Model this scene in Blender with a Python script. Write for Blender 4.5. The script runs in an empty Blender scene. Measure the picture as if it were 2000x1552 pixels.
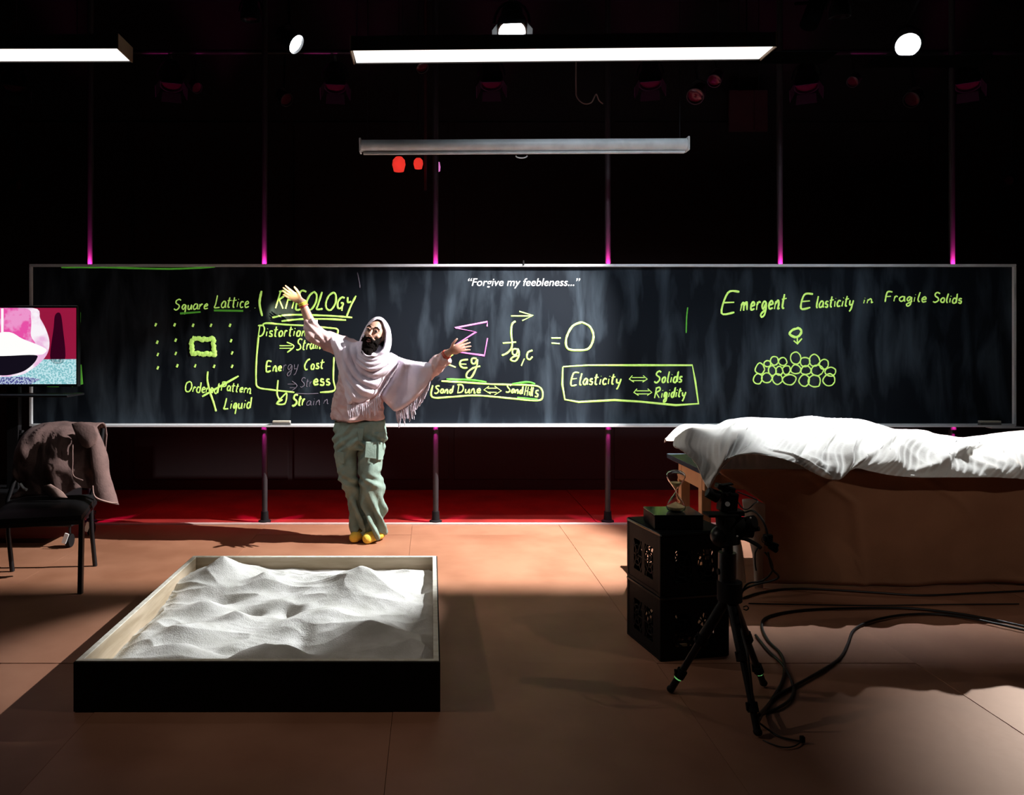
import bpy, bmesh, math, random
import numpy as np
from mathutils import Vector, Matrix, noise
random.seed(7)
C = bpy.context.scene.collection
SC = bpy.context.scene
# ---------------------------------------------------------------- camera, world, exposure, lights
F, CX, CY, H = 1500.0, 842.0, 672.0, 1.5
cam = bpy.data.cameras.new('camera'); co = bpy.data.objects.new('camera', cam); C.objects.link(co)
co.location = (0, 0, H); co.rotation_euler = (math.pi/2, 0, 0)
cam.sensor_width = 36; cam.sensor_fit = 'HORIZONTAL'; cam.lens = 36*F/2000
cam.shift_x = (1000-CX)/2000; cam.shift_y = (CY-776)/2000; cam.clip_start = .05
SC.camera = co
w = bpy.data.worlds.new('world'); SC.world = w; w.use_nodes = True
w.node_tree.nodes['Background'].inputs[0].default_value = (.5, .55, .6, 1)
w.node_tree.nodes['Background'].inputs[1].default_value = 0.003
vs = SC.view_settings; vs.view_transform = 'Standard'; vs.look = 'None'; vs.gamma = 1; vs.use_curve_mapping = False
vs.exposure = 0.0
def P(x, y, Y): return Vector(((x-CX)*Y/F, Y, H-(y-CY)*Y/F))
def G(x, y, z=0.0):
    Y = (H-z)*F/(y-CY); return P(x, y, Y)
def spot(name, loc, target, power, col, cone, blend=.25, r=.03):
    l = bpy.data.lights.new(name, 'SPOT'); l.energy = power; l.color = col; l.spot_size = math.radians(cone); l.spot_blend = blend; l.shadow_soft_size = r
    o = bpy.data.objects.new(name, l); C.objects.link(o); o.location = loc
    o.rotation_euler = (Vector(target)-Vector(loc)).to_track_quat('-Z', 'Y').to_euler(); return o
def area(name, loc, target, power, col, sx, sy):
    l = bpy.data.lights.new(name, 'AREA'); l.energy = power; l.color = col; l.shape = 'RECTANGLE'; l.size = sx; l.size_y = sy
    o = bpy.data.objects.new(name, l); C.objects.link(o); o.location = loc
    o.rotation_euler = (Vector(target)-Vector(loc)).to_track_quat('-Z', 'Y').to_euler(); return o
LR = Vector((3.41, 5.5, 3.65))      # stage lamp seen at the upper right
LK = Vector((2.6, 5.33, 3.62))       # unseen key lamp, its beam cut off by an added plate
LL = Vector((-3.5, 4.9, 3.6))      # side lamp beyond the left edge
LB = Vector((6.6, 7.7, 3.2))       # back light beyond the right edge
spot('key_light_right', LK, (-.05, 5.5, .6), 2900, (1, .95, .91), 56, .45, .010)
spot('table_top_light', LR+Vector((.15, .02, 0)), (2.9, 4.95, .8), 1000, (.95, .98, 1), 46, .5, .03)
spot('side_light_left', LL, (1.3, 5.3, .2), 115, (1, .92, .85), 40, .5, .010)
spot('back_light_right', LB, (2.95, 3.45, 0), 1350, (1, .80, .66), 16, 1.0, .02)
spot('cross_light_left', (-3.8, 3.1, 3.65), (.45, 4.0, 0), 85, (1, .85, .72), 50, .8, .02)
spot('cross_light_right', (3.5, 2.5, 3.65), (-1.5, 4.2, 0), 75, (1, .85, .72), 50, .8, .02)
spot('sand_back_light', (2.5, 6.3, 3.0), (-.80, 4.14, .1), 2100, (.95, .97, 1), 18.5, .6, .015)
spot('front_figure', (-1.9, 3.2, 4.0), (-.50, 5.9, 1.2), 60, (.97, .95, 1), 22, .6, .02)
spot('drape_fill', (3.3, .6, 3.0), (3.2, 4.75, .45), 85, (1, .88, .78), 26, .7, .03)  # added fill that brightens the drape; no lamp is known there
spot('projector_beam_yellow', (.9, .4, 3.4), P(572, 566, 5.85), 11000, (1, 1, .55), 2.0, .8, .02)
spot('projector_beam_pink', (.9, .4, 3.4), P(903, 675, 5.7), 6000, (1, .85, .88), 2.0, .8, .02)
bw = area('board_wash', (1.9, 4.4, 4.3), (1.9, 6.4, 1.3), 12, (.80, .90, 1), 2.8, .1); bw.data.spread = math.radians(60)
area('red_floor_light', (.9, 6.62, .80), (.9, 7.1, 0), 13, (1, .06, .08), 7.0, .06)
# ---------------------------------------------------------------- materials
def mat(name, col, rough=.6, metal=0, col2=None, scale=8, stretch=(1, 1, 1), bump=0, bscale=40, emit=0, ecol=None, spec=.5, detail=4, lo=.35, hi=.65, coat=0, trans=0):
    m = bpy.data.materials.new(name); m.use_nodes = True; nt = m.node_tree; N = nt.nodes; L = nt.links
    b = N['Principled BSDF']; b.inputs['Roughness'].default_value = rough; b.inputs['Metallic'].default_value = metal
    b.inputs['Specular IOR Level'].default_value = spec
    b.inputs['Base Color'].default_value = (*col, 1)
    if coat: b.inputs['Coat Weight'].default_value = coat
    if trans: b.inputs['Transmission Weight'].default_value = trans
    tc = N.new('ShaderNodeTexCoord'); mp = N.new('ShaderNodeMapping'); mp.inputs['Scale'].default_value = stretch
    L.new(tc.outputs['Object'], mp.inputs['Vector'])
    if col2 is None: col2 = tuple(c*.82 for c in col)
    nz = N.new('ShaderNodeTexNoise'); nz.inputs['Scale'].default_value = scale; nz.inputs['Detail'].default_value = detail
    L.new(mp.outputs[0], nz.inputs['Vector'])
    cr = N.new('ShaderNodeValToRGB'); cr.color_ramp.elements[0].position = lo; cr.color_ramp.elements[1].position = hi
    cr.color_ramp.elements[0].color = (*col2, 1); cr.color_ramp.elements[1].color = (*col, 1)
    L.new(nz.outputs['Fac'], cr.inputs[0]); L.new(cr.outputs[0], b.inputs['Base Color'])
    if bump:
        n2 = N.new('ShaderNodeTexNoise'); n2.inputs['Scale'].default_value = bscale; n2.inputs['Detail'].default_value = 5
        L.new(mp.outputs[0], n2.inputs['Vector'])
        bp = N.new('ShaderNodeBump'); bp.inputs['Strength'].default_value = bump; bp.inputs['Distance'].default_value = .01
        L.new(n2.outputs['Fac'], bp.inputs['Height']); L.new(bp.outputs[0], b.inputs['Normal'])
    if emit:
        b.inputs['Emission Color'].default_value = (*(ecol or col), 1); b.inputs['Emission Strength'].default_value = emit
    return m
M = {}
M['floor'] = mat('painted_hardboard', (.37, .175, .105), .5, 0, (.27, .118, .066), 2.2, (1, 1, 1), .06, 22, detail=8)
M['floor2'] = mat('painted_hardboard_b', (.35, .165, .098), .52, 0, (.28, .122, .07), 2.8, (1, 1, 1), .06, 25, detail=8)
M['redfloor'] = mat('red_floor_paint', (.30, .018, .014), .6, 0, (.20, .012, .01), 3)
M['edge'] = mat('pale_edge_tape', (.55, .42, .4), .6)
M['blackwall'] = mat('dark_red_wall', (.010, .0022, .004), .8, 0, (.007, .0016, .003), 1.5)
M['flock'] = mat('matt_black_flock', (.0015, .0015, .0015), .95, spec=0)
M['black'] = mat('black_paint', (.006, .006, .007), .75, spec=.2)
M['blackmetal'] = mat('black_metal', (.012, .012, .014), .35, .3, spec=.4)
M['blackplastic'] = mat('black_plastic', (.0035, .004, .005), .5, 0, spec=.12, bump=.05, bscale=90)
M['gloss'] = mat('glossy_black', (.01, .012, .013), .12, 0, spec=.5)
M['post'] = mat('grey_post_paint', (.028, .025, .028), .5, .2)
M['alu'] = mat('brushed_aluminium', (.85, .88, .92), .4, .1, (.72, .76, .8), 30, (1, 20, 20))
M['screenwhite'] = mat('white_enamel', (.85, .88, .9), .4)
M['diffuser'] = mat('lit_diffuser', (.9, .9, .9), .5, emit=1.35, ecol=(1, .96, .93))
M['fixture'] = mat('dark_fixture_enamel', (.03, .024, .02), .5)
M['fixtureend'] = mat('bronze_end_cap', (.30, .22, .15), .45)
M['ply'] = mat('plywood', (.52, .42, .30), .6, 0, (.36, .28, .18), 3, (1, 1, 9), .05, 30, detail=6)
M['plyedge'] = mat('plywood_edge', (.72, .70, .62), .6, 0, (.6, .56, .46), 30)
M['sand'] = mat('pale_sand', (.68, .68, .65), .95, 0, (.52, .52, .48), 7, (1, 1, 1), .35, 160, spec=.1, detail=10)
M['chalk'] = mat('neon_green_chalk', (.6, .9, .25), .8, 0, (.45, .8, .12), 40, emit=.46, ecol=(.62, 1, .2))
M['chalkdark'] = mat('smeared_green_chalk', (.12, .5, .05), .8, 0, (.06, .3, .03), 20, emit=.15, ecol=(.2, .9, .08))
M['chalkgrey'] = mat('unlit_grey_chalk', (.2, .18, .24), .8)  # grey colour stands for the man's shade on the neon strokes
M['pink'] = mat('neon_pink_chalk', (.95, .25, .7), .8, 0, (.8, .12, .55), 30, emit=.6, ecol=(1, .28, .8))
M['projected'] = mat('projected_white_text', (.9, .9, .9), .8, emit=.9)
M['magenta'] = mat('magenta_strip_light', (.9, .1, .5), .5, emit=25, ecol=(1, .05, .42))
M['skin'] = mat('skin', (.50, .30, .22), .5, 0, (.42, .23, .17), 12)
M['hair'] = mat('dark_hair', (.004, .003, .003), .9, 0, (.006, .004, .0035), 90, bump=.3, bscale=150, spec=.05)
M['shirt'] = mat('pale_pink_shirt', (.62, .46, .46), .85, 0, (.5, .33, .33), 14, (1, 1, 1), .2, 60)
M['shawl'] = mat('pale_lilac_shawl', (.66, .60, .68), .9, 0, (.56, .50, .6), 9, (1, 1, 1), .15, 120)
M['trouser'] = mat('sage_green_twill', (.20, .29, .25), .85, 0, (.14, .21, .18), 9, (1, 1, 1), .2, 90)
M['yellow'] = mat('yellow_sock', (.85, .6, .07), .8, 0, (.7, .45, .05), 30)
M['eyewhite'] = mat('eye_white', (.22, .18, .16), .3); M['pupil'] = mat('pupil', (.01, .008, .006), .2)
M['lip'] = mat('lip', (.28, .12, .10), .5)
M['bracelet'] = mat('red_cord', (.6, .08, .05), .7); M['braceyel'] = mat('yellow_cord', (.9, .75, .05), .7)
M['canvas'] = mat('white_dust_sheet', (.80, .79, .76), .9, 0, (.7, .69, .66), 5, (1, 1, 1), .12, 60)
M['tan'] = mat('brown_canvas_drape', (.38, .185, .10), .9, 0, (.32, .15, .08), 3, (1, 1, 1), .15, 80)
M['palehem'] = mat('pale_canvas', (.5, .42, .36), .9)
M['tablewood'] = mat('orange_pine', (.58, .33, .18), .55, 0, (.46, .24, .12), 5, (6, 1, 1))
M['tabletop'] = mat('slate_table_top', (.05, .07, .10), .25)
M['jacket'] = mat('mauve_brown_cotton', (.165, .10, .092), .9, 0, (.11, .066, .062), 10, (1, 1, 1), .2, 80)
M['jacketpale'] = mat('pale_mauve_lining', (.42, .28, .25), .9)
M['chairseat'] = mat('black_vinyl', (.005, .005, .006), .6, spec=.2)
M['cable'] = mat('black_rubber_cable', (.006, .006, .006), .45)
M['redlamp'] = mat('red_gel_lamp', (.9, .05, .03), .4, emit=.7, ecol=(1, .045, .03))
M['lamplens'] = mat('lit_lamp_lens', (.9, .92, 1), .3, emit=12, ecol=(.9, .95, 1))
M['darklens'] = mat('unlit_lamp_lens', (.05, .008, .018), .12, .3)
M['green_led'] = mat('green_marker', (.3, .9, .3), .5, emit=.3, ecol=(.3, 1, .3))
M['felt'] = mat('grey_felt', (.12, .12, .12), .95); M['eraserback'] = mat('cream_eraser_back', (.6, .57, .48), .6)
M['tealpanel'] = mat('dark_red_panel', (.07, .006, .014), .7)
M['hsand'] = mat('tan_hourglass_sand', (.9, .75, .42), .9, 0, (.8, .64, .32), 60)
gl = bpy.data.materials.new('clear_glass'); gl.use_nodes = True; nt = gl.node_tree
for n in list(nt.nodes):
    if n.type == 'BSDF_PRINCIPLED':
        n.inputs['Base Color'].default_value = (1, 1, 1, 1); n.inputs['Roughness'].default_value = .02; n.inputs['Transmission Weight'].default_value = 1; n.inputs['IOR'].default_value = 1.25
M['glass'] = gl
# blackboard: procedural wiping streaks
m = bpy.data.materials.new('blackboard_slate'); m.use_nodes = True; nt = m.node_tree; N = nt.nodes; L = nt.links; b = N['Principled BSDF']
b.inputs['Roughness'].default_value = .55; b.inputs['Specular IOR Level'].default_value = .12
tc = N.new('ShaderNodeTexCoord'); mp = N.new('ShaderNodeMapping'); mp.inputs['Scale'].default_value = (1, 1, .22); mp.inputs['Rotation'].default_value = (0, .10, 0)
L.new(tc.outputs['Object'], mp.inputs['Vector'])
n1 = N.new('ShaderNodeTexNoise'); n1.inputs['Scale'].default_value = 7; n1.inputs['Detail'].default_value = 6; n1.inputs['Distortion'].default_value = .4
n2 = N.new('ShaderNodeTexNoise'); n2.inputs['Scale'].default_value = .75; n2.inputs['Detail'].default_value = 2
L.new(mp.outputs[0], n1.inputs['Vector']); L.new(tc.outputs['Object'], n2.inputs['Vector'])
cr = N.new('ShaderNodeValToRGB'); cr.color_ramp.elements[0].position = .38; cr.color_ramp.elements[1].position = .78
cr.color_ramp.elements[0].color = (.006, .009, .014, 1); cr.color_ramp.elements[1].color = (.062, .086, .112, 1)
mm = N.new('ShaderNodeMath'); mm.operation = 'MULTIPLY'; 
c2 = N.new('ShaderNodeValToRGB'); c2.color_ramp.elements[0].position = .35; c2.color_ramp.elements[1].position = .62; c2.color_ramp.elements[0].color = (.62, .62, .62, 1)
L.new(n2.outputs['Fac'], c2.inputs[0]); L.new(n1.outputs['Fac'], mm.inputs[0]); L.new(c2.outputs[0], mm.inputs[1]); 
L.new(mm.outputs[0], cr.inputs[0]); L.new(cr.outputs[0], b.inputs['Base Color'])
M['board'] = m
# ---------------------------------------------------------------- mesh helpers
def wm(o): return (wm(o.parent) if o.parent else Matrix.Identity(4)) @ o.matrix_basis
class MB:
    def __init__(s): s.v = []; s.f = []
    def add(s, vs, fs):
        o = len(s.v); s.v += [Vector(v) for v in vs]; s.f += [tuple(i+o for i in f) for f in fs]; return s
    def box(s, c, d, m=None):
        c = Vector(c); x, y, z = [k/2 for k in d]
        vs = [Vector((a*x, b*y, e*z)) for a in (-1, 1) for b in (-1, 1) for e in (-1, 1)]
        if m is not None: vs = [m @ v for v in vs]
        return s.add([v+c for v in vs], [(0, 1, 3, 2), (4, 6, 7, 5), (0, 4, 5, 1), (2, 3, 7, 6), (0, 2, 6, 4), (1, 5, 7, 3)])
    def bar(s, p0, p1, wx, wy, up=(0, 0, 1)):
        p0, p1 = Vector(p0), Vector(p1); d = (p1-p0); l = d.length; z = d.normalized(); u = Vector(up)
        if abs(z.dot(u)) > .95: u = Vector((1, 0, 0))
        x = u.cross(z).normalized(); y = z.cross(x)
        m = Matrix((x, y, z)).transposed()
        return s.box((p0+p1)/2, (wx, wy, l), m)
    def tube(s, pts, r, n=8, flat=1.0, cap=True, fdir=None):
        pts = [Vector(p) for p in pts]; k = len(pts); rs = r if isinstance(r, (list, tuple)) else [r]*k
        t0 = (pts[1]-pts[0]).normalized(); u = Vector((0, 1, 0)) if fdir is None else Vector(fdir)
        if abs(t0.dot(u)) > .9: u = Vector((1, 0, 0))
        vs = []; fs = []
        x = None
        for i, p in enumerate(pts):
            t = (pts[min(i+1, k-1)]-pts[max(i-1, 0)])
            t = t.normalized() if t.length > 1e-9 else t0
            y = u - t*u.dot(t)
            if fdir is None and x is not None: y = yp - t*yp.dot(t)
            y = y.normalized() if y.length > 1e-6 else Vector((0, 0, 1)); x = t.cross(y); yp = y
            for j in range(n):
                a = 2*math.pi*j/n; rr = rs[i]
                if isinstance(rr, tuple): rx, ry = rr
                else: rx, ry = rr, rr*flat
                vs.append(p + x*math.cos(a)*rx + y*math.sin(a)*ry)
        for i in range(k-1):
            for j in range(n):
                a = i*n+j; b2 = i*n+(j+1) % n; fs.append((a, b2, b2+n, a+n))
        if cap:
            fs.append(tuple(range(n))[::-1]); fs.append(tuple(range((k-1)*n, k*n)))
        return s.add(vs, fs)
    def lathe(s, prof, o=(0, 0, 0), m=None, n=20, cap=True):
        o = Vector(o); vs = []; fs = []
        for r, z in prof:
            for j in range(n):
                a = 2*math.pi*j/n; v = Vector((r*math.cos(a), r*math.sin(a), z)); v = m @ v if m is not None else v; vs.append(v+o)
        for i in range(len(prof)-1):
            for j in range(n):
                a = i*n+j; b2 = i*n+(j+1) % n; fs.append((a, b2, b2+n, a+n))
        if cap: fs.append(tuple(range(n))[::-1]); fs.append(tuple(range((len(prof)-1)*n, len(prof)*n)))
        return s.add(vs, fs)
    def cyl(s, p0, p1, r, n=12): return s.tube([p0, p1], r, n)
    def ell(s, c, rad, m=None, n=16, k=10):
        vs = []; fs = []; c = Vector(c)
        for i in range(k+1):
            ph = math.pi*i/k
            for j in range(n):
                a = 2*math.pi*j/n; v = Vector((rad[0]*math.sin(ph)*math.cos(a), rad[1]*math.sin(ph)*math.sin(a), rad[2]*math.cos(ph)))
                vs.append((m @ v if m is not None else v)+c)
        for i in range(k):
            for j in range(n):
                a = i*n+j; b2 = i*n+(j+1) % n; fs.append((a, a+n, b2+n, b2))
        return s.add(vs, fs)
    def grid(s, rows, close=False):
        n = len(rows[0]); vs = [p for r in rows for p in r]; fs = []
        for i in range(len(rows)-1):
            for j in range(n if close else n-1):
                a = i*n+j; b2 = i*n+(j+1) % n; fs.append((a, b2, b2+n, a+n))
        return s.add(vs, fs)
    def build(s, name, m, parent=None, smooth=None, loc=None, bevel=0, kind=None, label=None):
        me = bpy.data.meshes.new(name)
        if parent is not None:
            inv = wm(parent).inverted(); vs = [inv @ v for v in s.v]; org = Vector((0, 0, 0))
        else:
            xs = np.array([tuple(v) for v in s.v]); org = Vector(((xs[:, 0].min()+xs[:, 0].max())/2, (xs[:, 1].min()+xs[:, 1].max())/2, xs[:, 2].min())) if loc is None else Vector(loc)
            vs = [v-org for v in s.v]
        me.from_pydata([tuple(v) for v in vs], [], s.f); me.validate()
        bm = bmesh.new(); bm.from_mesh(me); bmesh.ops.recalc_face_normals(bm, faces=bm.faces); bm.to_mesh(me); bm.free()
        if m: me.materials.append(M[m] if isinstance(m, str) else m)
        if smooth: me.polygons.foreach_set('use_smooth', [True]*len(me.polygons)); me.set_sharp_from_angle(angle=math.radians(smooth))
        o = bpy.data.objects.new(name, me); C.objects.link(o)
        if parent is not None: o.parent = parent
        else: o.location = org
        if bevel:
            b = o.modifiers.new('bevel', 'BEVEL'); b.width = bevel; b.segments = 2; b.limit_method = 'ANGLE'
        if kind: o['kind'] = kind
        if label: o['label'] = label
        return o
def thing(name, label, cat, loc=(0, 0, 0), rotz=0, group=None):
    o = bpy.data.objects.new(name, None); C.objects.link(o); o.location = loc; o.rotation_euler = (0, 0, rotz); o.empty_display_size = .1
    o['label'] = label; o['category'] = cat
    if group: o['group'] = group
    return o
def tag(o, label, cat, group=None):
    o['label'] = label; o['category'] = cat
    if group: o['group'] = group
    return o
def dup(root, loc, rotz, label, group=None):
    r = root.copy(); C.objects.link(r); r.location = loc; r.rotation_euler = (0, 0, rotz); r['label'] = label
    if group: r['group'] = group
    for ch in list(root.children):
        c = ch.copy(); C.objects.link(c); c.parent = r
        for g in ch.children:
            d = g.copy(); C.objects.link(d); d.parent = c
    return r
def structure(o): o['kind'] = 'structure'; return o
def catmull(pts, n=6, closed=False):
    pts = [Vector(p) for p in pts]; out = []; k = len(pts)
    if k < 3 and not closed: return pts
    rng = k if closed else k-1
    for i in range(rng):
        p0 = pts[(i-1) % k] if closed or i > 0 else pts[0]; p1 = pts[i]; p2 = pts[(i+1) % k]; p3 = pts[(i+2) % k] if closed or i+2 < k else pts[-1]
        for j in range(n):
            t = j/n; out.append(.5*((2*p1)+(p2-p0)*t+(2*p0-5*p1+4*p2-p3)*t*t+(3*p1-p0-3*p2+p3)*t**3))
    out.append(pts[0] if closed else pts[-1]); return out
# ---------------------------------------------------------------- the room
YB = 6.40
# floor of hardboard sheets
fl = MB().box((1, 4.0, -.06), (16, 12.5, .10)).build('floor', 'black'); structure(fl)
xs = [-6.16+1.22*k+.0 for k in range(0, 12)]
off = -.157-round((-.157+6.16)/1.22)*1.22+6.16
xs = [x+off for x in xs]
rows = [(-1.26, 1.18), (1.18, 3.62), (3.62, 6.06), (6.06, 6.40)]
k = 0
for (y0, y1) in rows:
    for i in range(len(xs)-1):
        k += 1
        g = .0016; z = -.004+.0012*((k*7) % 3)
        MB().box(((xs[i]+xs[i+1])/2, (y0+y1)/2, z/2-.005), (xs[i+1]-xs[i]-g, y1-y0-g, .010+z)).build('floor_panel', 'floor' if (k*5) % 3 else 'floor2', fl, bevel=.0012)
structure(MB().box((1, 6.425, -.004), (16, .05, .016)).build('trim_1', 'edge'))
rf = MB()
for i in range(8):
    rf.box((-5.6+i*2.0, 7.2, -.012-.001*(i % 2)), (1.994, 1.5, .012))
structure(rf.build('trim_2', 'redfloor'))
wall = MB().box((1, 8.02, 2.5), (16, .1, 5.2)).build('wall_back', 'blackwall'); structure(wall)
for i in range(9):
    MB().box((-5.6+i*1.66, 7.962, 1.95), (1.60, .014, 3.7)).build('wall_panel', 'blackwall', wall, bevel=.004)
structure(MB().box((-6.95, 3.5, 2.5), (.1, 11, 5.2)).build('wall_left', 'black'))
structure(MB().box((8.95, 3.5, 2.5), (.1, 11, 5.2)).build('wall_right', 'black'))
structure(MB().box((1, 3.5, 5.1), (16, 11, .1)).build('ceiling', 'black'))
pl = MB()
ps = [P(1425, 175, 7.8), P(1500, 175, 7.8), P(1500, 256, 7.8), P(1425, 256, 7.8)]
c0 = (ps[0]+ps[2])/2
hp = thing('acoustic_panel', 'dark red panel hanging high behind the long tube light, right of centre', 'panel', (c0.x, 7.82, ps[2].z))
MB().box((c0.x, 7.82, c0.z), (ps[1].x-ps[0].x, .03, ps[0].z-ps[2].z)).build('board_face', 'tealpanel', hp, bevel=.003)
MB().box((c0.x+.06, 7.79, c0.z), (.02, .03, ps[0].z-ps[2].z-.02)).build('seam_strip', 'tealpanel', hp)
MB().cyl((c0.x-.1, 7.8, ps[0].z-.01), (c0.x-.1, 7.8, 5.04), .006).build('hanger', 'blackmetal', hp)
MB().cyl((c0.x+.1, 7.8, ps[0].z-.01), (c0.x+.1, 7.8, 5.04), .006).build('hanger', 'blackmetal', hp)
# ---------------------------------------------------------------- posts behind the board
postnames = ['leftmost black post rising behind the chalkboard, by the chair', 'black floor post behind chalkboard below the boxed writing', 'black floor post behind chalkboard just right of the standing man',
    'black floor post behind chalkboard below the solids and rigidity box', 'black post behind chalkboard above the covered table, beneath the hanging panel', 'rightmost black post behind the chalkboard near the eraser']
p0 = None
for i, x in enumerate((172, 513, 848, 1185, 1522, 1859)):
    X = (x+3-CX)*6.47/F
    if p0 is None:
        p0 = thing('support_post', postnames[0], 'post', (X, 6.49, 0), 0, 'posts holding the chalkboard')
        MB().tube([(X, 6.49, .008), (X, 6.49, 5.05)], .024, 14).build('pole', 'post', p0, smooth=40)
        MB().lathe([(.052, 0), (.052, .012), (.034, .02), (.030, .09)], (X, 6.49, 0)).build('floor_flange', 'black', p0, smooth=40)
        MB().lathe([(.033, 0), (.033, .05)], (X, 6.49, .78)).build('collar', 'black', p0, smooth=40)
    else: dup(p0, (X, 6.49, 0), 0, postnames[i])
# ---------------------------------------------------------------- chalkboard
def B(x, y): q = P(x, y, YB); return Vector((q.x, YB-.002, q.z))
bl, tr = P(60, 832, YB), P(1981, 516, YB); xc = (bl.x+tr.x)/2; zc = (bl.z+tr.z)/2; WX = tr.x-bl.x; WZ = tr.z-bl.z
bd = thing('chalkboard', 'very long black chalkboard in an aluminium frame covered in neon writing', 'chalkboard', (xc, YB+.02, bl.z))
MB().box((xc, YB+.014, zc), (WX-.02, .03, WZ-.02)).build('writing_surface', 'board', bd)
for nm, c, d in (('frame_rail', (xc, YB, tr.z-.011), (WX, .05, .022)), ('frame_rail', (xc, YB, bl.z+.011), (WX, .05, .022)),
                 ('frame_stile', (bl.x+.010, YB, zc), (.020, .05, WZ-.044)), ('frame_stile', (tr.x-.010, YB, zc), (.020, .05, WZ-.044))):
    MB().box(c, d).build(nm, 'alu', bd, bevel=.003)
tray = MB().box((xc, YB-.045, bl.z+.004), (WX-.1, .06, .008)); tray.box((xc, YB-.073, bl.z+.009), (WX-.1, .006, .014)); tray.build('chalk_tray', 'alu', bd)
e = P(1985, 833, YB); MB().box((e.x-.12, YB-.04, e.z), (.28, .07, .012)).build('tray_end', 'alu', bd)
for x in (172, 513, 848, 1185, 1522, 1859):
    X = (x+3-CX)*6.47/F
    for zl, sg in ((tr.z, -1), (bl.z, 1)):
        pk_ = MB().box((X, YB+.040, zl+sg*.13), (.06, .016, .012)).build('light_puck', 'magenta', bd)
        spot('post_light', (X, YB+.036, zl+sg*.045), (X, YB+.085, zl-sg*.10), 75 if sg < 0 else 40, (1, .035, .45), 50 if sg < 0 else 38, .5, .004)
        hd_ = MB(); zm = zl+sg*.085
        for a_ in (-1, 1): hd_.box((X+a_*.042, YB+.085, zm), (.004, .108, .16))
        hd_.box((X, YB+.137, zm), (.08, .004, .16)); hd_.box((X, YB+.05, zl+sg*.163), (.08, .03, .004)); hd_.build('spill_blocker', 'flock', pk_)  # unseen box added to keep magenta spill off the wall
hk = P(1022, 514, YB); MB().bar((hk.x, YB-.02, hk.z-.02), (hk.x, YB-.02, hk.z+.02), .02, .012).build('top_clip', 'black', bd)
for x, lab in ((550, 'cream felt eraser on chalk tray left of the standing man'), (1933, 'cream felt eraser on chalk tray at the right end of the board')):
    c = P(x, 829, YB-.05); hw = .075 if x < 1000 else .085
    t = thing('board_eraser', lab, 'eraser', (c.x, YB-.0475, bl.z+.0105), 0, 'erasers on the tray')
    MB().box((c.x, YB-.0475, bl.z+.0105+.013), (2*hw, .04, .026)).build('felt_pad', 'felt', t, bevel=.003)
    MB().box((c.x, YB-.0475, bl.z+.0105+.033), (2*hw-.004, .042, .016)).build('eraser_back', 'eraserback', t, bevel=.004)
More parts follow.
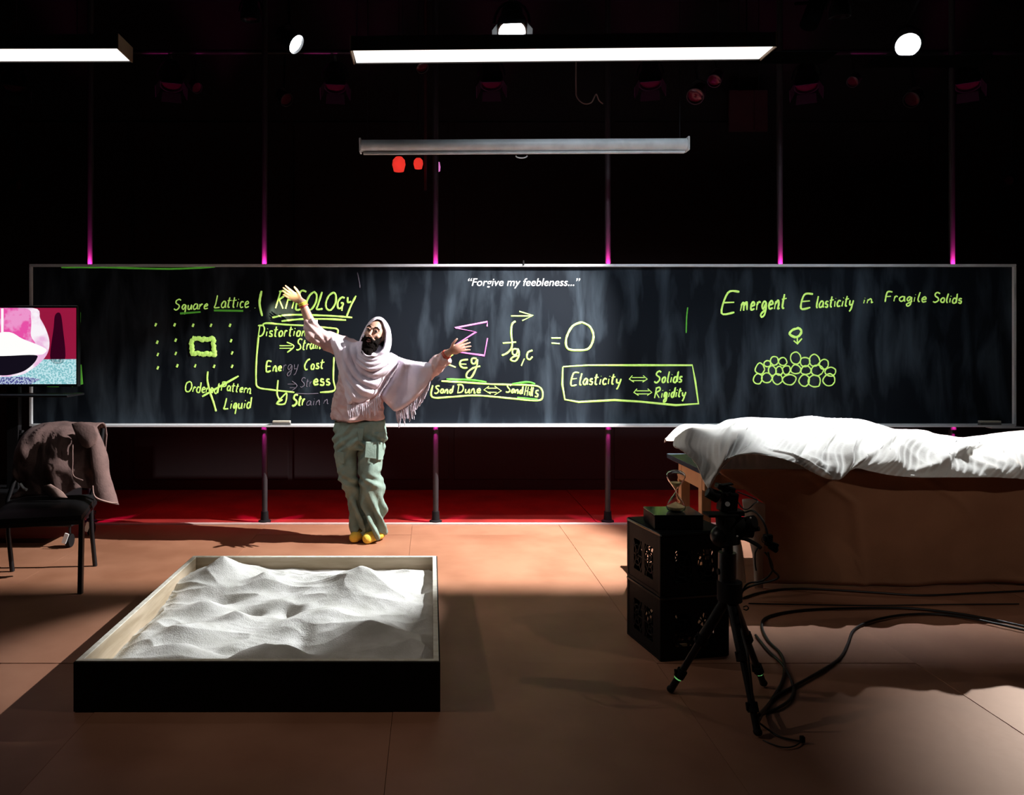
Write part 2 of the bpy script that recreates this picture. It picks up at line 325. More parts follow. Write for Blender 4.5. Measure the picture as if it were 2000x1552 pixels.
# ---- handwriting: single-stroke glyphs, x right, y up, x-height .5, capitals 1
GL = {
'S': (.6, [[(.55, .9), (.35, 1), (.12, .88), (.15, .65), (.42, .45), (.45, .18), (.2, 0), (0, .1)]]),
'L': (.5, [[(.15, 1), (.05, .3), (0, .02), (.45, .03)]]), 'R': (.65, [[(.12, 1), (0, 0)], [(.05, .95), (.4, 1), (.5, .75), (.15, .5)], [(.15, .5), (.55, 0)]]),
'H': (.65, [[(.1, 1), (.02, 0)], [(.55, .95), (.47, 0)], [(0, .5), (.6, .52)]]), 'E': (.6, [[(.55, 1), (.1, .97), (0, 0), (.5, .03)], [(.05, .5), (.42, .52)]]),
'O': (.75, [[(.4, 1), (.12, .8), (0, .4), (.15, .05), (.45, 0), (.68, .4), (.62, .85), (.38, 1)]]), 'G': (.55, [[(.45, .7), (.2, .72), (.02, .45), (.1, .1), (.35, .15), (.4, .4), (.25, .38)], [(.4, .4), (.42, -.05)]]),
'Y': (.6, [[(.0, .75), (.1, .45), (.35, .5)], [(.6, .85), (.4, .3), (.22, -.35)]]), 'D': (.6, [[(.05, 1), (.02, 0)], [(-.1, .95), (.35, .95), (.52, .5), (.35, .1), (0, 0)]]),
'C': (.5, [[(.45, .95), (.2, .85), (.02, .4), (.15, 0), (.3, .05)]]), 'P': (.5, [[(.08, .9), (0, 0)], [(.05, .85), (.4, .85), (.4, .5), (.05, .4)]]), 'F': (.55, [[(.5, 1), (.1, .97), (0, 0)], [(.07, .55), (.42, .58)]]),
'a': (.45, [[(.38, .45), (.18, .5), (.02, .25), (.1, .02), (.3, .1), (.38, .45), (.38, .1), (.46, .02)]]), 'c': (.35, [[(.33, .42), (.15, .48), (.02, .25), (.1, .02), (.33, .06)]]),
'd': (.45, [[(.36, .42), (.16, .48), (.02, .22), (.12, .0), (.32, .1), (.4, .95), (.38, .0)]]), 'e': (.38, [[(.05, .25), (.32, .32), (.22, .5), (.04, .32), (.1, .02), (.36, .08)]]),
'f': (.35, [[(.38, .85), (.2, .95), (.15, .3), (.1, -.35), (0, -.4)], [(0, .45), (.32, .48)]]), 'g': (.42, [[(.34, .42), (.15, .48), (.03, .22), (.15, .05), (.34, .4), (.3, -.25), (.12, -.45), (.05, -.25), (.42, .05)]]),
'h': (.45, [[(.08, .95), (.02, 0)], [(.04, .3), (.22, .5), (.34, .35), (.34, 0)]]), 'i': (.18, [[(.08, .45), (.05, .02)], [(.1, .66), (.11, .70)]]), 'l': (.2, [[(.12, .95), (.04, .3), (.08, .02), (.16, .04)]]),
'L2': (.3, [[(.02, .2), (.25, .8), (.12, .95), (.04, .3), (.1, .0), (.28, .08)]]),
'm': (.62, [[(.05, .45), (.0, 0)], [(.02, .3), (.18, .5), (.24, .02)], [(.25, .3), (.42, .5), (.5, .02)]]), 'n': (.42, [[(.05, .45), (.0, 0)], [(.02, .28), (.22, .5), (.3, .3), (.3, 0), (.4, .04)]]),
'o': (.4, [[(.18, .5), (.02, .3), (.08, .02), (.28, .05), (.33, .38), (.16, .5)]]), 'p': (.4, [[(.06, .5), (0, -.4)], [(.05, .42), (.28, .5), (.32, .15), (.03, .08)]]),
'q': (.42, [[(.34, .42), (.15, .48), (.03, .22), (.15, .03), (.34, .4), (.3, -.45)]]), 'r': (.3, [[(.04, .48), (.02, 0)], [(.03, .28), (.15, .48), (.28, .42)]]),
's': (.34, [[(.3, .46), (.1, .48), (.08, .3), (.27, .2), (.22, .0), (.0, .04)]]), 't': (.34, [[(.16, .85), (.1, .1), (.25, .02)], [(0, .55), (.34, .6)]]), 'u': (.42, [[(.03, .46), (.04, .06), (.25, .05), (.34, .45), (.34, .04), (.42, .02)]]),
'y': (.4, [[(.03, .46), (.08, .12), (.28, .14)], [(.38, .46), (.25, -.2), (.1, -.42)]]), '.': (.15, [[(.05, .0), (.06, .05)]]), ' ': (.3, [])}
def stroke(mb, pts, r=.0085, smooth=5):
    r = r*.86
    q = catmull([B(x, y) for x, y in pts], smooth) if smooth and len(pts) > 2 else [B(x, y) for x, y in pts]
    rr = [r*(.85+.3*random.random()) for _ in q]; rr[0] *= .75; rr[-1] *= .7
    mb.tube(q, rr, 6, .35, fdir=(0, 1, 0))
def word(text, x0, y0, x1, y1, h, m='chalk', r=.0075, slant=.12, name='written_word', label=None):
    """text from pixel (x0,y0) baseline start to (x1,y1) baseline end, capital height h px"""
    mb = MB(); tot = sum(GL[c][0]+.1 for c in text); sx = (x1-x0)/tot; cur = 0
    for c in text:
        w_, st = GL[c]
        for s in st:
            pts = []
            for gx, gy in s:
                t = (cur+gx)/tot; X = x0+(x1-x0)*t+gy*h*slant; Yp = y0+(y1-y0)*t-gy*h
                pts.append((X+random.uniform(-.5, .5), Yp+random.uniform(-.5, .5)))
            stroke(mb, pts, r)
        cur += w_+.1
    return mb.build(name, m, bd, smooth=60, label=label)
def draw(strokes, m='chalk', r=.0085, name='drawn_line', smooth=5, label=None):
    mb = MB()
    for s in strokes: stroke(mb, s, r, smooth)
    return mb.build(name, m, bd, smooth=60, label=label)
word('Square', 340, 605, 408, 603, 20, r=.006); word('Lattice', 419, 601, 488, 600, 24, r=.006)
draw([[(352, 612), (392, 609)], ], 'chalkdark', .012, 'underline'); draw([[(418, 606), (475, 607)]], 'chalkdark', .012, 'underline')
dots = [(304, 634), (341, 634), (377, 635), (412, 635), (449, 635), (307, 668), (343, 664), (451, 665), (308, 692), (343, 690), (453, 689), (308, 718), (346, 714), (381, 714), (418, 715), (453, 715)]
for i, (x, y) in enumerate(dots): draw([[(x-1, y+3), (x+1.5, y-3)]], 'chalk', .0125, 'lattice_dot')
z = []
for a, b_ in (((375, 662), (417, 662)), ((417, 662), (418, 691)), ((418, 691), (376, 690)), ((376, 690), (375, 662))):
    for k in range(9): t = k/9; z.append((a[0]+(b_[0]-a[0])*t+random.uniform(-1.5, 1.5), a[1]+(b_[1]-a[1])*t+random.uniform(-2, 2)))
draw([z+z[:1]], 'chalk', .022, 'lattice_square')
word('Ordered', 361, 764, 428, 768, 20, r=.0065); word('Pattern', 432, 762, 492, 768, 19, r=.0065); word('Liquid', 437, 799, 492, 796, 22, r=.007)
draw([[(406, 725), (405, 742), (410, 765), (417, 785), (422, 803)], [(395, 774), (425, 757), (466, 734)]], 'chalk', .0095, 'crossing_out')
draw([[(511, 568), (507, 592), (512, 617)]], 'chalk', .011, 'divider_line'); word('.', 497, 602, 502, 602, 14); word('.', 488, 607, 491, 607, 14, 'chalkgrey')
word('RHEOLOGY', 538, 602, 692, 606, 34, r=.009, slant=.2, name='written_heading')
draw([[(532, 620), (560, 615), (600, 615), (650, 617), (688, 620)]], 'chalk', .009, 'underline'); draw([[(550, 627), (590, 623), (640, 623), (676, 625)]], 'chalk', .009, 'underline')
draw([[(513, 636), (520, 631), (560, 634), (600, 636), (640, 640), (659, 643), (658, 655)], [(505, 655), (501, 700), (500, 740), (504, 756), (530, 761), (575, 766)], [(652, 697), (651, 740), (653, 762), (625, 766)]], 'chalk', .0085, 'drawn_frame')
draw([[(578, 768), (600, 769), (622, 768)]], 'chalkgrey', .004, 'drawn_frame')
word('Distortion', 504, 657, 600, 656, 22, r=.0075); word('Strain', 578, 684, 628, 680, 22, r=.007)
draw([[(546, 675), (570, 675)], [(546, 680), (570, 680)], [(560, 668), (574, 676), (561, 688)]], 'chalk', .007, 'implies_arrow')
word('Ene', 520, 725, 552, 724, 19, r=.0085, slant=0); word('rgy', 552, 724, 584, 722, 24, 'chalkgrey', .004); word('Cost', 594, 722, 634, 719, 21, r=.0075)
draw([[(543, 742), (541, 768), (546, 781)], [(541, 786), (556, 770), (560, 770), (556, 788), (540, 788), (552, 780)]], 'chalk', .008, 'down_arrow')
draw([[(562, 750), (578, 750)], [(566, 757), (578, 757)], [(570, 744), (580, 753), (570, 763)]], 'chalkgrey', .004, 'implies_arrow'); word('Str', 586, 756, 610, 754, 18, 'chalkgrey', .004); word('ess', 612, 752, 648, 752, 24, r=.0085, slant=0)
word('Str', 570, 793, 596, 790, 22, r=.0095); word('ain', 598, 792, 628, 790, 18, 'chalkgrey', .004); word('n', 632, 788, 644, 788, 16, 'chalkgrey', .004)
# sum sign and equation
draw([[(951, 637), (952, 628), (889, 640), (930, 648), (872, 684), (946, 694), (952, 660)]], 'pink', .0095, 'summation_sign', 0, 'neon pink summation sign')
draw([[(876, 698), (885, 692)], [(872, 710), (890, 717)], [(914, 702), (901, 704), (898, 712), (904, 718), (913, 718)], [(899, 711), (911, 711)]], 'chalk', .0085, 'written_symbol')
draw([[(931, 700), (922, 700), (921, 708), (927, 710), (932, 702), (930, 718), (920, 737), (911, 736), (913, 727), (925, 718), (938, 715)]], 'chalk', .0085, 'written_symbol')
draw([[(998, 617), (1039, 617)], [(1014, 608), (1041, 616), (1020, 626)]], 'chalk', .0085, 'vector_arrow', 0)
draw([[(1007, 627), (1000, 633), (998, 650), (1000, 675), (992, 688), (980, 694)], [(982, 670), (1008, 668)]], 'chalk', .0095, 'written_symbol')
draw([[(1012, 682), (1002, 682), (1001, 691), (1008, 692), (1012, 682), (1013, 695), (1006, 705), (997, 702), (1004, 696), (1013, 695)], [(1024, 700), (1018, 714)], [(1040, 684), (1031, 688), (1029, 698), (1034, 702), (1040, 696)]], 'chalk', .0085, 'written_symbol')
draw([[(1077, 660), (1095, 660)], [(1077, 670), (1093, 671)]], 'chalk', .0095, 'equals_sign')
draw([[(1136, 629), (1118, 637), (1106, 660), (1108, 680), (1128, 684), (1150, 680), (1159, 658), (1152, 638), (1136, 629)]], 'chalk', .010, 'written_zero')
draw([[(862, 744), (900, 746), (960, 750), (1030, 752), (1054, 756), (1060, 772), (1050, 782), (1000, 778), (930, 772), (880, 775), (844, 775), (845, 752)]], 'chalk', .0085, 'drawn_frame')
draw([[(872, 740), (920, 742), (950, 746)], [(1000, 750), (1030, 746), (1045, 750)], [(1050, 780), (1010, 776)]], 'chalkdark', .010, 'smeared_line')
word('Sand', 848, 768, 886, 767, 15, r=.007); word('Dune', 893, 767, 941, 767, 16, r=.007); word('Sand', 988, 766, 1022, 769, 15, r=.007); word('Hill', 1024, 772, 1042, 773, 18, r=.006); word('s', 1044, 775, 1054, 775, 26, r=.0075)
draw([[(955, 754), (945, 761), (958, 769)], [(966, 754), (979, 763), (966, 771)], [(952, 758), (970, 758)], [(952, 766), (970, 766)]], 'chalk', .0065, 'double_arrow', 0)
draw([[(1100, 716), (1150, 713), (1250, 713), (1352, 713), (1358, 745), (1364, 788), (1320, 791), (1250, 784), (1200, 781), (1130, 785), (1103, 780), (1098, 750), (1099, 716)]], 'chalk', .009, 'drawn_frame', 0)
word('Elasticity', 1115, 752, 1214, 750, 24, r=.0075); word('Solids', 1278, 747, 1334, 746, 22, r=.0075); word('Rigidity', 1278, 777, 1340, 774, 20, r=.0075)
for x, y in ((1247, 740), (1256, 766)):
    draw([[(x-12, y-7), (x-18, y), (x-9, y+6)], [(x+9, y-7), (x+17, y), (x+8, y+6)], [(x-13, y-3), (x+12, y-3)], [(x-13, y+3), (x+12, y+3)]], 'chalk', .006, 'double_arrow', 0)
draw([[(1343, 600), (1341, 620), (1340, 650)]], 'chalkdark', .006, 'stray_line'); draw([[(698, 532), (702, 552), (703, 562)]], 'chalkgrey', .005, 'stray_line')
draw([[(120, 522), (200, 522), (330, 525), (420, 521)]], 'chalkdark', .009, 'stray_line')
draw([[(92, 752), (115, 752)], [(122, 750), (150, 749)], [(156, 712), (158, 748), (140, 752)]], 'chalkdark', .022, 'stray_line', 0)  # L-shaped green glow by the television, painted as board strokes
draw([[(150, 609), (157, 610), (157, 630)]], 'chalkdark', .005, 'stray_line', 0)
word('E', 1409, 611, 1444, 611, 41, r=.0095, slant=.18); word('mergent', 1446, 607, 1536, 602, 33, r=.0085)
word('E', 1564, 602, 1590, 601, 27, r=.009, slant=.12); word('lasticity', 1593, 601, 1668, 597, 24, r=.0075); word('in', 1685, 593, 1708, 590, 16, r=.006)
word('F', 1728, 590, 1744, 590, 20, r=.0075); word('ragile', 1745, 588, 1812, 590, 20, r=.0065); word('Solids', 1822, 590, 1880, 592, 19, r=.0068)
draw([[(1558, 641), (1548, 644), (1542, 652), (1552, 658), (1560, 656), (1565, 648), (1562, 642), (1556, 640)]], 'chalk', .011, 'drawn_grain'); draw([[(1557, 656), (1557, 670)], [(1550, 665), (1557, 671), (1566, 661)]], 'chalk', .009, 'down_arrow', 0)
cells = [(1484, 720, 8, 10), (1499, 710, 6, 6), (1513, 704, 7, 8), (1529, 706, 7, 7), (1554, 699, 10, 11), (1572, 707, 9, 9), (1590, 703, 10, 10), (1609, 711, 9, 9), (1622, 726, 10, 8),
         (1480, 740, 8, 10), (1497, 738, 9, 9), (1518, 740, 10, 9), (1542, 741, 12, 9), (1571, 743, 9, 11), (1591, 745, 11, 11), (1620, 742, 11, 11), (1508, 724, 7, 9), (1522, 724, 6, 9), (1536, 722, 7, 8), (1554, 721, 9, 8), (1574, 723, 9, 8), (1596, 723, 11, 9)]
for (cx, cy, rx, ry) in cells:
    n = 7; ph = random.random(); pts = [(cx+rx*1.12*math.cos(2*math.pi*(k+ph)/n)*random.uniform(.85, 1.12), cy+ry*1.08*math.sin(2*math.pi*(k+ph)/n)*random.uniform(.85, 1.12)) for k in range(n)]
    draw([pts+pts[:1]], 'chalk', .006, 'drawn_grain', 3)
# projected title: letters glow in place of projected light
tcv = bpy.data.curves.new('projected_title', 'FONT'); tcv.body = '\u201cForgive my feebleness...\u201d'; tcv.shear = .22; tcv.size = .098; tcv.extrude = .001; tcv.offset = .0004; tcv.align_x = 'CENTER'
to = bpy.data.objects.new('projected_title', tcv); C.objects.link(to); bpy.context.view_layer.update()
me = bpy.data.meshes.new_from_object(to.evaluated_get(bpy.context.evaluated_depsgraph_get())); bpy.data.objects.remove(to)
wd = max(v.co.x for v in me.vertices)-min(v.co.x for v in me.vertices); tw = (1131-912)*YB/F; sc_ = tw/wd
q = P(1021, 558, YB)
for v in me.vertices: v.co = Vector((v.co.x*sc_+q.x, YB-.0022+v.co.z*0-.0005*(v.co.z > 0), v.co.y*sc_+q.z)) - bd.location
me.materials.clear(); me.materials.append(M['projected']); to = bpy.data.objects.new('projected_title', me); C.objects.link(to); to.parent = bd; to['label'] = 'white slanted projected title'
# ---------------------------------------------------------------- suspended tube lights
def tube_light(pts_near, pts_far, z, label, ends):
    (xl, yl), (xr, yr) = pts_near; Y = 4.42; d = .21
    a, b_ = P(xl, yl, Y), P(xr, yr, Y)
    t = thing('tube_light', label, 'ceiling light', ((a.x+b_.x)/2, Y+d/2, (a.z+b_.z)/2), 0, 'suspended tube lights'); hh = .085
    dx = (b_-a)
    def q(s_, yy, zz): return a+dx*s_+Vector((0, yy, zz))
    mb = MB(); vs = [q(0, 0, 0), q(1, 0, 0), q(1, d, 0), q(0, d, 0)]; top = [v+Vector((0, 0, hh)) for v in vs]
    mb.add(vs+top, [(4, 5, 6, 7), (0, 1, 5, 4), (2, 3, 7, 6)]).build('housing', 'fixture', t)
    for s_, o_ in ((0, -.004), (1, .004)):
        c = q(s_, d/2, hh/2)+Vector((o_, 0, 0)); MB().box(c, (.008, d+.006, hh+.006)).build('end_cap', 'fixtureend', t, bevel=.002)
    ds = [q(.004, .008, .004), q(.996, .008, .004), q(.996, d-.008, .004), q(.004, d-.008, .004)]
    MB().add(ds+[v+Vector((0, 0, .01)) for v in ds], [(0, 1, 2, 3), (4, 5, 6, 7), (0, 1, 5, 4), (2, 3, 7, 6), (0, 3, 7, 4), (1, 2, 6, 5)]).build('diffuser', 'diffuser', t)
    for s_ in (.12, .88):
        c = q(s_, d/2, hh); MB().cyl(c, (c.x, c.y, 5.04), .003, 6).build('hanging_wire', 'blackmetal', t)
    return t
tube_light(((686, 99), (1515, 91)), None, 0, 'long glowing tube light hanging in the middle above the chalkboard', 0)
tube_light(((-560, 97), (229, 95)), None, 0, 'glowing tube light at the top left, cut by the picture edge', 0)
# rolled projection screen
a, b_ = P(706, 290, 6.1), P(1340, 287, 6.1)
t = thing('projection_screen', 'rolled up white projection screen case hanging above the chalkboard', 'projection screen', ((a.x+b_.x)/2, 6.1, a.z))
MB().tube([a+Vector((0, 0, .02)), b_+Vector((0, 0, .02))], (.048), 20).build('case', 'screenwhite', t, smooth=50)
MB().box((a+b_)/2+Vector((0, -.01, -.043)), ((b_-a).length-.03, .03, .016), Matrix.Rotation(-math.atan2(b_.z-a.z, b_.x-a.x), 3, 'Y')).build('bottom_bar', 'screenwhite', t, bevel=.004)
for c, s_ in ((a, -1), (b_, 1)):
    MB().box(c+Vector((s_*.008, 0, .02)), (.016, .105, .112)).build('end_cap', 'screenwhite', t, bevel=.012)
    MB().cyl(c+Vector((-s_*.05, 0, .07)), (c.x-s_*.05, 6.1, 5.04), .004, 6).build('hanging_wire', 'blackmetal', t)
c = (a+b_)/2; c = P(1018, 304, 6.1)
MB().tube(catmull([c+Vector((.045*math.cos(g), -.02, .018*math.sin(g)-.005)) for g in np.linspace(math.pi, 2*math.pi, 8)], 3), .005, 6).build('pull_handle', 'alu', t, smooth=60)
# ---------------------------------------------------------------- lighting pipes and stage lamps
def pipe(y, z, x0, x1, lab):
    t = thing('lighting_pipe', lab, 'pipe', ((x0+x1)/2, y, z))
    MB().tube([(x0, y, z), (x1, y, z)], .024, 12).build('tube', 'blackmetal', t, smooth=40)
    for k in range(4):
        X = x0+(x1-x0)*(k+.5)/4; MB().cyl((X, y, z), (X, y, 5.05), .008, 8).build('drop_rod', 'blackmetal', t)
    return t
pipe(5.5, 4.05, -6, 8.2, 'black lighting pipe carrying the bright lamps near the ceiling')
pipe(7.0, 4.16, -6, 8.2, 'black lighting pipe at the back carrying the row of magenta-lit lamps')
def stage_lamp(px, py, Y, aim, size, label, lens='darklens', zp=None, barn=True, body='blackmetal', group='stage lamps hanging in the dark'):
    c = P(px, py, Y); d = (Vector(aim)-c).normalized(); z = d; x = Vector((0, 0, 1)).cross(z); x = x.normalized() if x.length > .05 else Vector((1, 0, 0)); y = z.cross(x)
    m = Matrix((x, y, z)).transposed(); r = size
    top = zp if zp else c.z+.30
    t = thing('stage_lamp', label, 'stage lamp', (c.x, Y, c.z), 0, group)
    MB().lathe([(r*.45, -2.4*r), (r*.75, -2.1*r), (r*.8, -1.2*r), (r, -.9*r), (r*1.05, 0), (r*1.05, .1*r), (r*.93, .1*r), (r*.9, -.1*r), (r*.9, -.3*r)], c, m, 20, cap=False).build('lamp_body', body, t, smooth=35)
    MB().lathe([(.001, -.14*r), (r*.5, -.08*r), (r*.88, -.14*r), (r*.88, -.2*r), (.001, -.2*r)], c, m, 20).build('lens', lens, t, smooth=35)
    yk = MB(); arc = [c+x*(r*1.22*math.cos(g))-z*(r*.9)+Vector((0, 0, 1))*(r*1.5*math.sin(g)) for g in np.linspace(0, math.pi, 9)]
    yk.tube(arc, r*.09, 6).build('yoke', 'blackmetal', t, smooth=50)
    cp = c-z*(r*.9)+Vector((0, 0, r*1.5))
    if zp in (4.05, 4.16):
        yp_ = 5.5 if zp == 4.05 else 7.0; MB().bar(cp, (cp.x, yp_, zp-.024), r*.25, r*.25).build('clamp', 'blackmetal', t, bevel=.003)
    else: MB().bar(cp, (cp.x, cp.y, 5.05), .012, .012).build('drop_rod', 'blackmetal', t, bevel=.002)
    if barn:
        for k, (ax, ay) in enumerate(((x, y), (-x, y), (y, x), (-y, x))):
            e0 = c+z*(.12*r)+ax*r*1.02; e1 = e0+z*(.8*r)+ax*(.35*r); w0 = r*.8
            n_ = (e1-e0).cross(ay).normalized()*.003
            vs = [e0-ay*w0, e0+ay*w0, e1+ay*w0*1.1, e1-ay*w0*1.1]
            MB().add([v-n_ for v in vs]+[v+n_ for v in vs], [(0, 1, 2, 3), (4, 5, 6, 7), (0, 1, 5, 4), (1, 2, 6, 5), (2, 3, 7, 6), (3, 0, 4, 7)]).build('barn_door_or_cutter', 'black', t)
    return t
stage_lamp(578, 86, 5.5, P(720, 180, 5.3), .075, 'glaring white lamp seen edge-on left of the long tube light', 'lamplens', 4.05, False)
stage_lamp(1000, 62, 5.5, P(1003, 300, 4.9), .105, 'glaring white lamp directly above the long tube light', 'lamplens', 4.05)
kl = stage_lamp(1773, 88, 5.6, (1.9, 2.4, 2.2), .088, 'glaring white lamp alone at the upper right', 'lamplens', 4.05, False)
def beam_cut_plate(L_, y0, t_, x0, x1, par, nm='barn_door_or_cutter'):  # unseen plate added to cut a lamp's beam along a floor line
    d_ = Vector((0, y0-L_.y, -L_.z)); e_ = L_+d_*t_; n_ = Vector((0, -1, -(y0-L_.y)/L_.z*-1)).normalized(); n_ = Vector((0, -L_.z, -(y0-L_.y))).normalized()*1.0
    n_ = Vector((0, -1, 0)); mb = MB(); vs = [e_+Vector((x0, 0, 0)), e_+Vector((x1, 0, 0)), e_+Vector((x1, 0, 0))+n_*.22, e_+Vector((x0, 0, 0))+n_*.22]
    mb.add(vs+[v+Vector((0, 0, -.004)) for v in vs], [(0, 1, 2, 3), (4, 5, 6, 7), (0, 1, 5, 4), (1, 2, 6, 5), (2, 3, 7, 6), (3, 0, 4, 7)]); return mb.build(nm, 'flock', par)
kk = thing('unseen_key_lamp', 'unseen black key lamp beside the right end of the long tube light', 'stage lamp', LK+Vector((0, .0, .1)))
MB().cyl(LK+Vector((.03, .02, .10)), LK+Vector((.12, .06, .30)), .06, 16).build('lamp_body', 'flock', kk, smooth=40)
MB().cyl(LK+Vector((.12, .06, .28)), LK+Vector((.12, .40, .42)), .012, 8).build('yoke', 'flock', kk, smooth=40)
beam_cut_plate(LR+Vector((.15, .02, 0)), 4.12, .05, -.5, .3, kl)
beam_cut_plate(LK, 4.74, .05, -.42, .1, kk)
row = [(28, 170, 'faint magenta lamp at far left under the left tube light'), (335, 165, 'lamp with a pink smear right of the left tube light'), (655, 168, 'dim lamp in the back row just left of the long tube light'), (960, 163, 'pink-lit lamp in the back row under middle of the long tube light'),
       (1270, 162, 'dim pink lamp right of centre in the back row beneath the long tube'), (1575, 168, 'pink-lit lamp right of the dark red hanging panel'), (1890, 165, 'faint lamp at the right end of the back row')]
for x, y, lab in row:
    stage_lamp(x, y, 7.0, P(x, 400, 6.6), .10, lab, 'darklens', 4.16)
for x, y, s_, lab in ((1358, 188, .075, 'glinting pink lamp pointing forward, left of the hanging panel'), (1395, 158, .06, 'small glinting lamp just above the forward pink lamp by the panel'), (1665, 160, .05, 'small red-tinted lamp left of the lone bright lamp'), (1780, 195, .07, 'faint reddish lamp below the lone bright lamp'),
                    (385, 172, .05, 'small lamp with two glints right of the pink smeared lamp'), (825, 132, .055, 'tiny lamp under the left part of the long tube light'), (560, 195, .06, 'faint lamp with a red arc left of the long tube light')):
    stage_lamp(x, y, 6.9, (.8, 5.0, 1.6), s_, lab, 'darklens', 4.16, False)
for x, y, lab in ((38, 361, 'round pink lens at far left above the television'), (3, 366, 'pink lens cut by the left picture edge'), (1970, 352, 'round pink lens at far right beyond the board')):
    stage_lamp(x, y, 7.3, (1.2, 5.8, 1.9), .045, lab, 'darklens', H-(y-CY)*7.3/F+.25, False)
stage_lamp(490, 38, 5.5, P(500, 300, 5.6), .07, 'unlit dark lamp near the top edge above the edge-on lamp', 'darklens', 4.05, False)
stage_lamp(1640, 32, 5.5, P(1640, 300, 5.6), .07, 'unlit dark lamp near the top edge left of the lone bright lamp', 'darklens', 4.05, False)
# red practical lamps behind the screen case
for x, y, r, lab in ((779, 319, .062, 'large round red lamp hanging just under left part of the screen case'), (817, 318, .045, 'smaller red lamp right of the large round red one')):
    c = P(x, y, 7.2); t = thing('red_lamp', lab, 'lamp', (c.x, 7.2, c.z), 0, 'red lamps behind the screen case')
    MB().lathe([(.001, -r*1.2), (r*.75, -r*1.2), (r, -r*.2), (r*.9, r*.5), (r*.5, r*.95), (.001, r)], c, None, 18).build('shade', 'redlamp', t, smooth=50)
    MB().lathe([(r*.4, r*.9), (r*.35, r*1.5), (.01, r*1.55)], c, None, 12).build('socket_cap', 'black', t, smooth=50)
    MB().cyl(c+Vector((0, 0, r*1.5)), (c.x, 7.2, 5.04), .005, 6).build('hanging_cord', 'cable', t)
c0, c1 = P(831, 300, 7.3), P(831, 372, 7.3)
tag(MB().tube([(c0.x, 7.3, 5.04), (c0.x, 7.3, c1.z)], .014, 8).build('hanging_pole', 'tealpanel', smooth=50), 'thin red pole hanging right of the two red lamps', 'pole')
c = P(855, 326, 7.3); tg = thing('small_spotlight', 'tiny magenta glinting lamp right of the red pole', 'lamp', (c.x, 7.3, c.z))
MB().lathe([(.001, -.05), (.022, -.04), (.026, .0), (.018, .045), (.001, .05)], c, None, 12).build('lamp_body', 'pink', tg, smooth=50)
MB().cyl(c+Vector((0, 0, .04)), (c.x, 7.3, 5.04), .004, 6).build('hanging_cord', 'cable', tg)
q = [P(1125, 170, 6.98), P(1127, 190, 6.97), P(1140, 202, 6.95), P(1155, 200, 6.95), P(1164, 184, 6.97), P(1170, 196, 6.97), P(1178, 203, 6.97)]
tag(MB().tube(catmull([Vector((q[0].x, 6.98, 4.14))]+q, 6), .006, 6).build('hanging_cable', 'jacketpale', smooth=60), 'thin cable looping below the back pipe, right of the middle lamp', 'cable')
# ---------------------------------------------------------------- sand box
X0, X1, Y0, Y1, HB, TH = -1.455, .0314, 3.143, 4.703, .205, .022
sb = thing('sandbox', 'large low black wooden tray filled with pale sand dunes', 'sandbox', ((X0+X1)/2, (Y0+Y1)/2, 0))
zi = HB-.006
for (cx, cy, dx, dy) in (((X0+X1)/2, Y0+TH/2, X1-X0, TH), ((X0+X1)/2, Y1-TH/2, X1-X0, TH), (X0+TH/2, (Y0+Y1)/2, TH, Y1-Y0-2*TH), (X1-TH/2, (Y0+Y1)/2, TH, Y1-Y0-2*TH)):
    b_ = MB().box((cx, cy, zi/2), (dx, dy, zi)).build('side_board', 'ply', sb)
    MB().box((cx, cy, HB-.003), (dx, dy, .006)).build('top_edge', 'plyedge', b_)
sk = MB(); g = .003
for (cx, cy, dx, dy) in (((X0+X1)/2, Y0-g, X1-X0+4*g, 2*g), ((X0+X1)/2, Y1+g, X1-X0+4*g, 2*g), (X0-g, (Y0+Y1)/2, 2*g, Y1-Y0), (X1+g, (Y0+Y1)/2, 2*g, Y1-Y0)): sk.box((cx, cy, (HB-.004)/2), (dx, dy, HB-.004))
sk.build('outer_skin', 'black', sb)
MB().box(((X0+X1)/2, (Y0+Y1)/2, .008), (X1-X0-2*TH-.002, Y1-Y0-2*TH-.002, .012)).build('bottom_board', 'ply', sb)
# sand: dunes measured from the photograph
def dune(px, py, Y, sx, sy, sharp=1.5, ang=0, z=None):
    c = P(px, py, Y); return (c.x, Y, c.z if z is None else z, sx, sy, sharp, ang)
base = .088
dn = [dune(437, 1092, 4.42, .23, .20, 1.15), dune(704, 1113, 4.2, .27, .26, 1.1), dune(640, 1120, 4.45, .25, .16, 1.6, 0, .155), dune(516, 1122, 4.3, .2, .14, 1.2), dune(810, 1114, 4.58, .14, .12, 2, 0, .14),
      dune(640, 1196, 3.78, .26, .20, 1.3), dune(720, 1215, 3.60, .24, .17, 1.3, -.6, .19), dune(800, 1250, 3.42, .17, .10, 1.4, -.5, .17), dune(575, 1172, 3.98, .22, .09, 1.3, -.5, .17),
      dune(524, 1256, 3.30, .19, .12, 4, 0, .178), dune(362, 1214, 3.60, .20, .13, 1.6, .5, .178), dune(340, 1262, 3.38, .24, .12, 1.8, .2, .165), dune(395, 1176, 3.95, .18, .12, 1.5, 0, .165), dune(460, 1190, 3.82, .13, .07, 1.6, .2, .155), dune(300, 1200, 3.72, .12, .25, 2, .0, .13),
      dune(370, 1125, 4.4, .12, .2, 1.5, 0, .15), dune(690, 1262, 3.3, .25, .1, 2, 0, .15), dune(836, 1160, 4.1, .07, .35, 2, 0, .14)]
pits = [(-.93, 3.93, .05, .07, .045), (-1.13, 4.1, .045, .1, .06), (-.72, 3.92, .05, .06, .08), (-.33, 3.25, .035, .09, .06), (-.98, 3.46, .035, .12, .04), (-.05, 4.25, .03, .05, .1), (-.6, 3.55, .03, .05, .12), (-.10, 3.75, .035, .07, .1)]
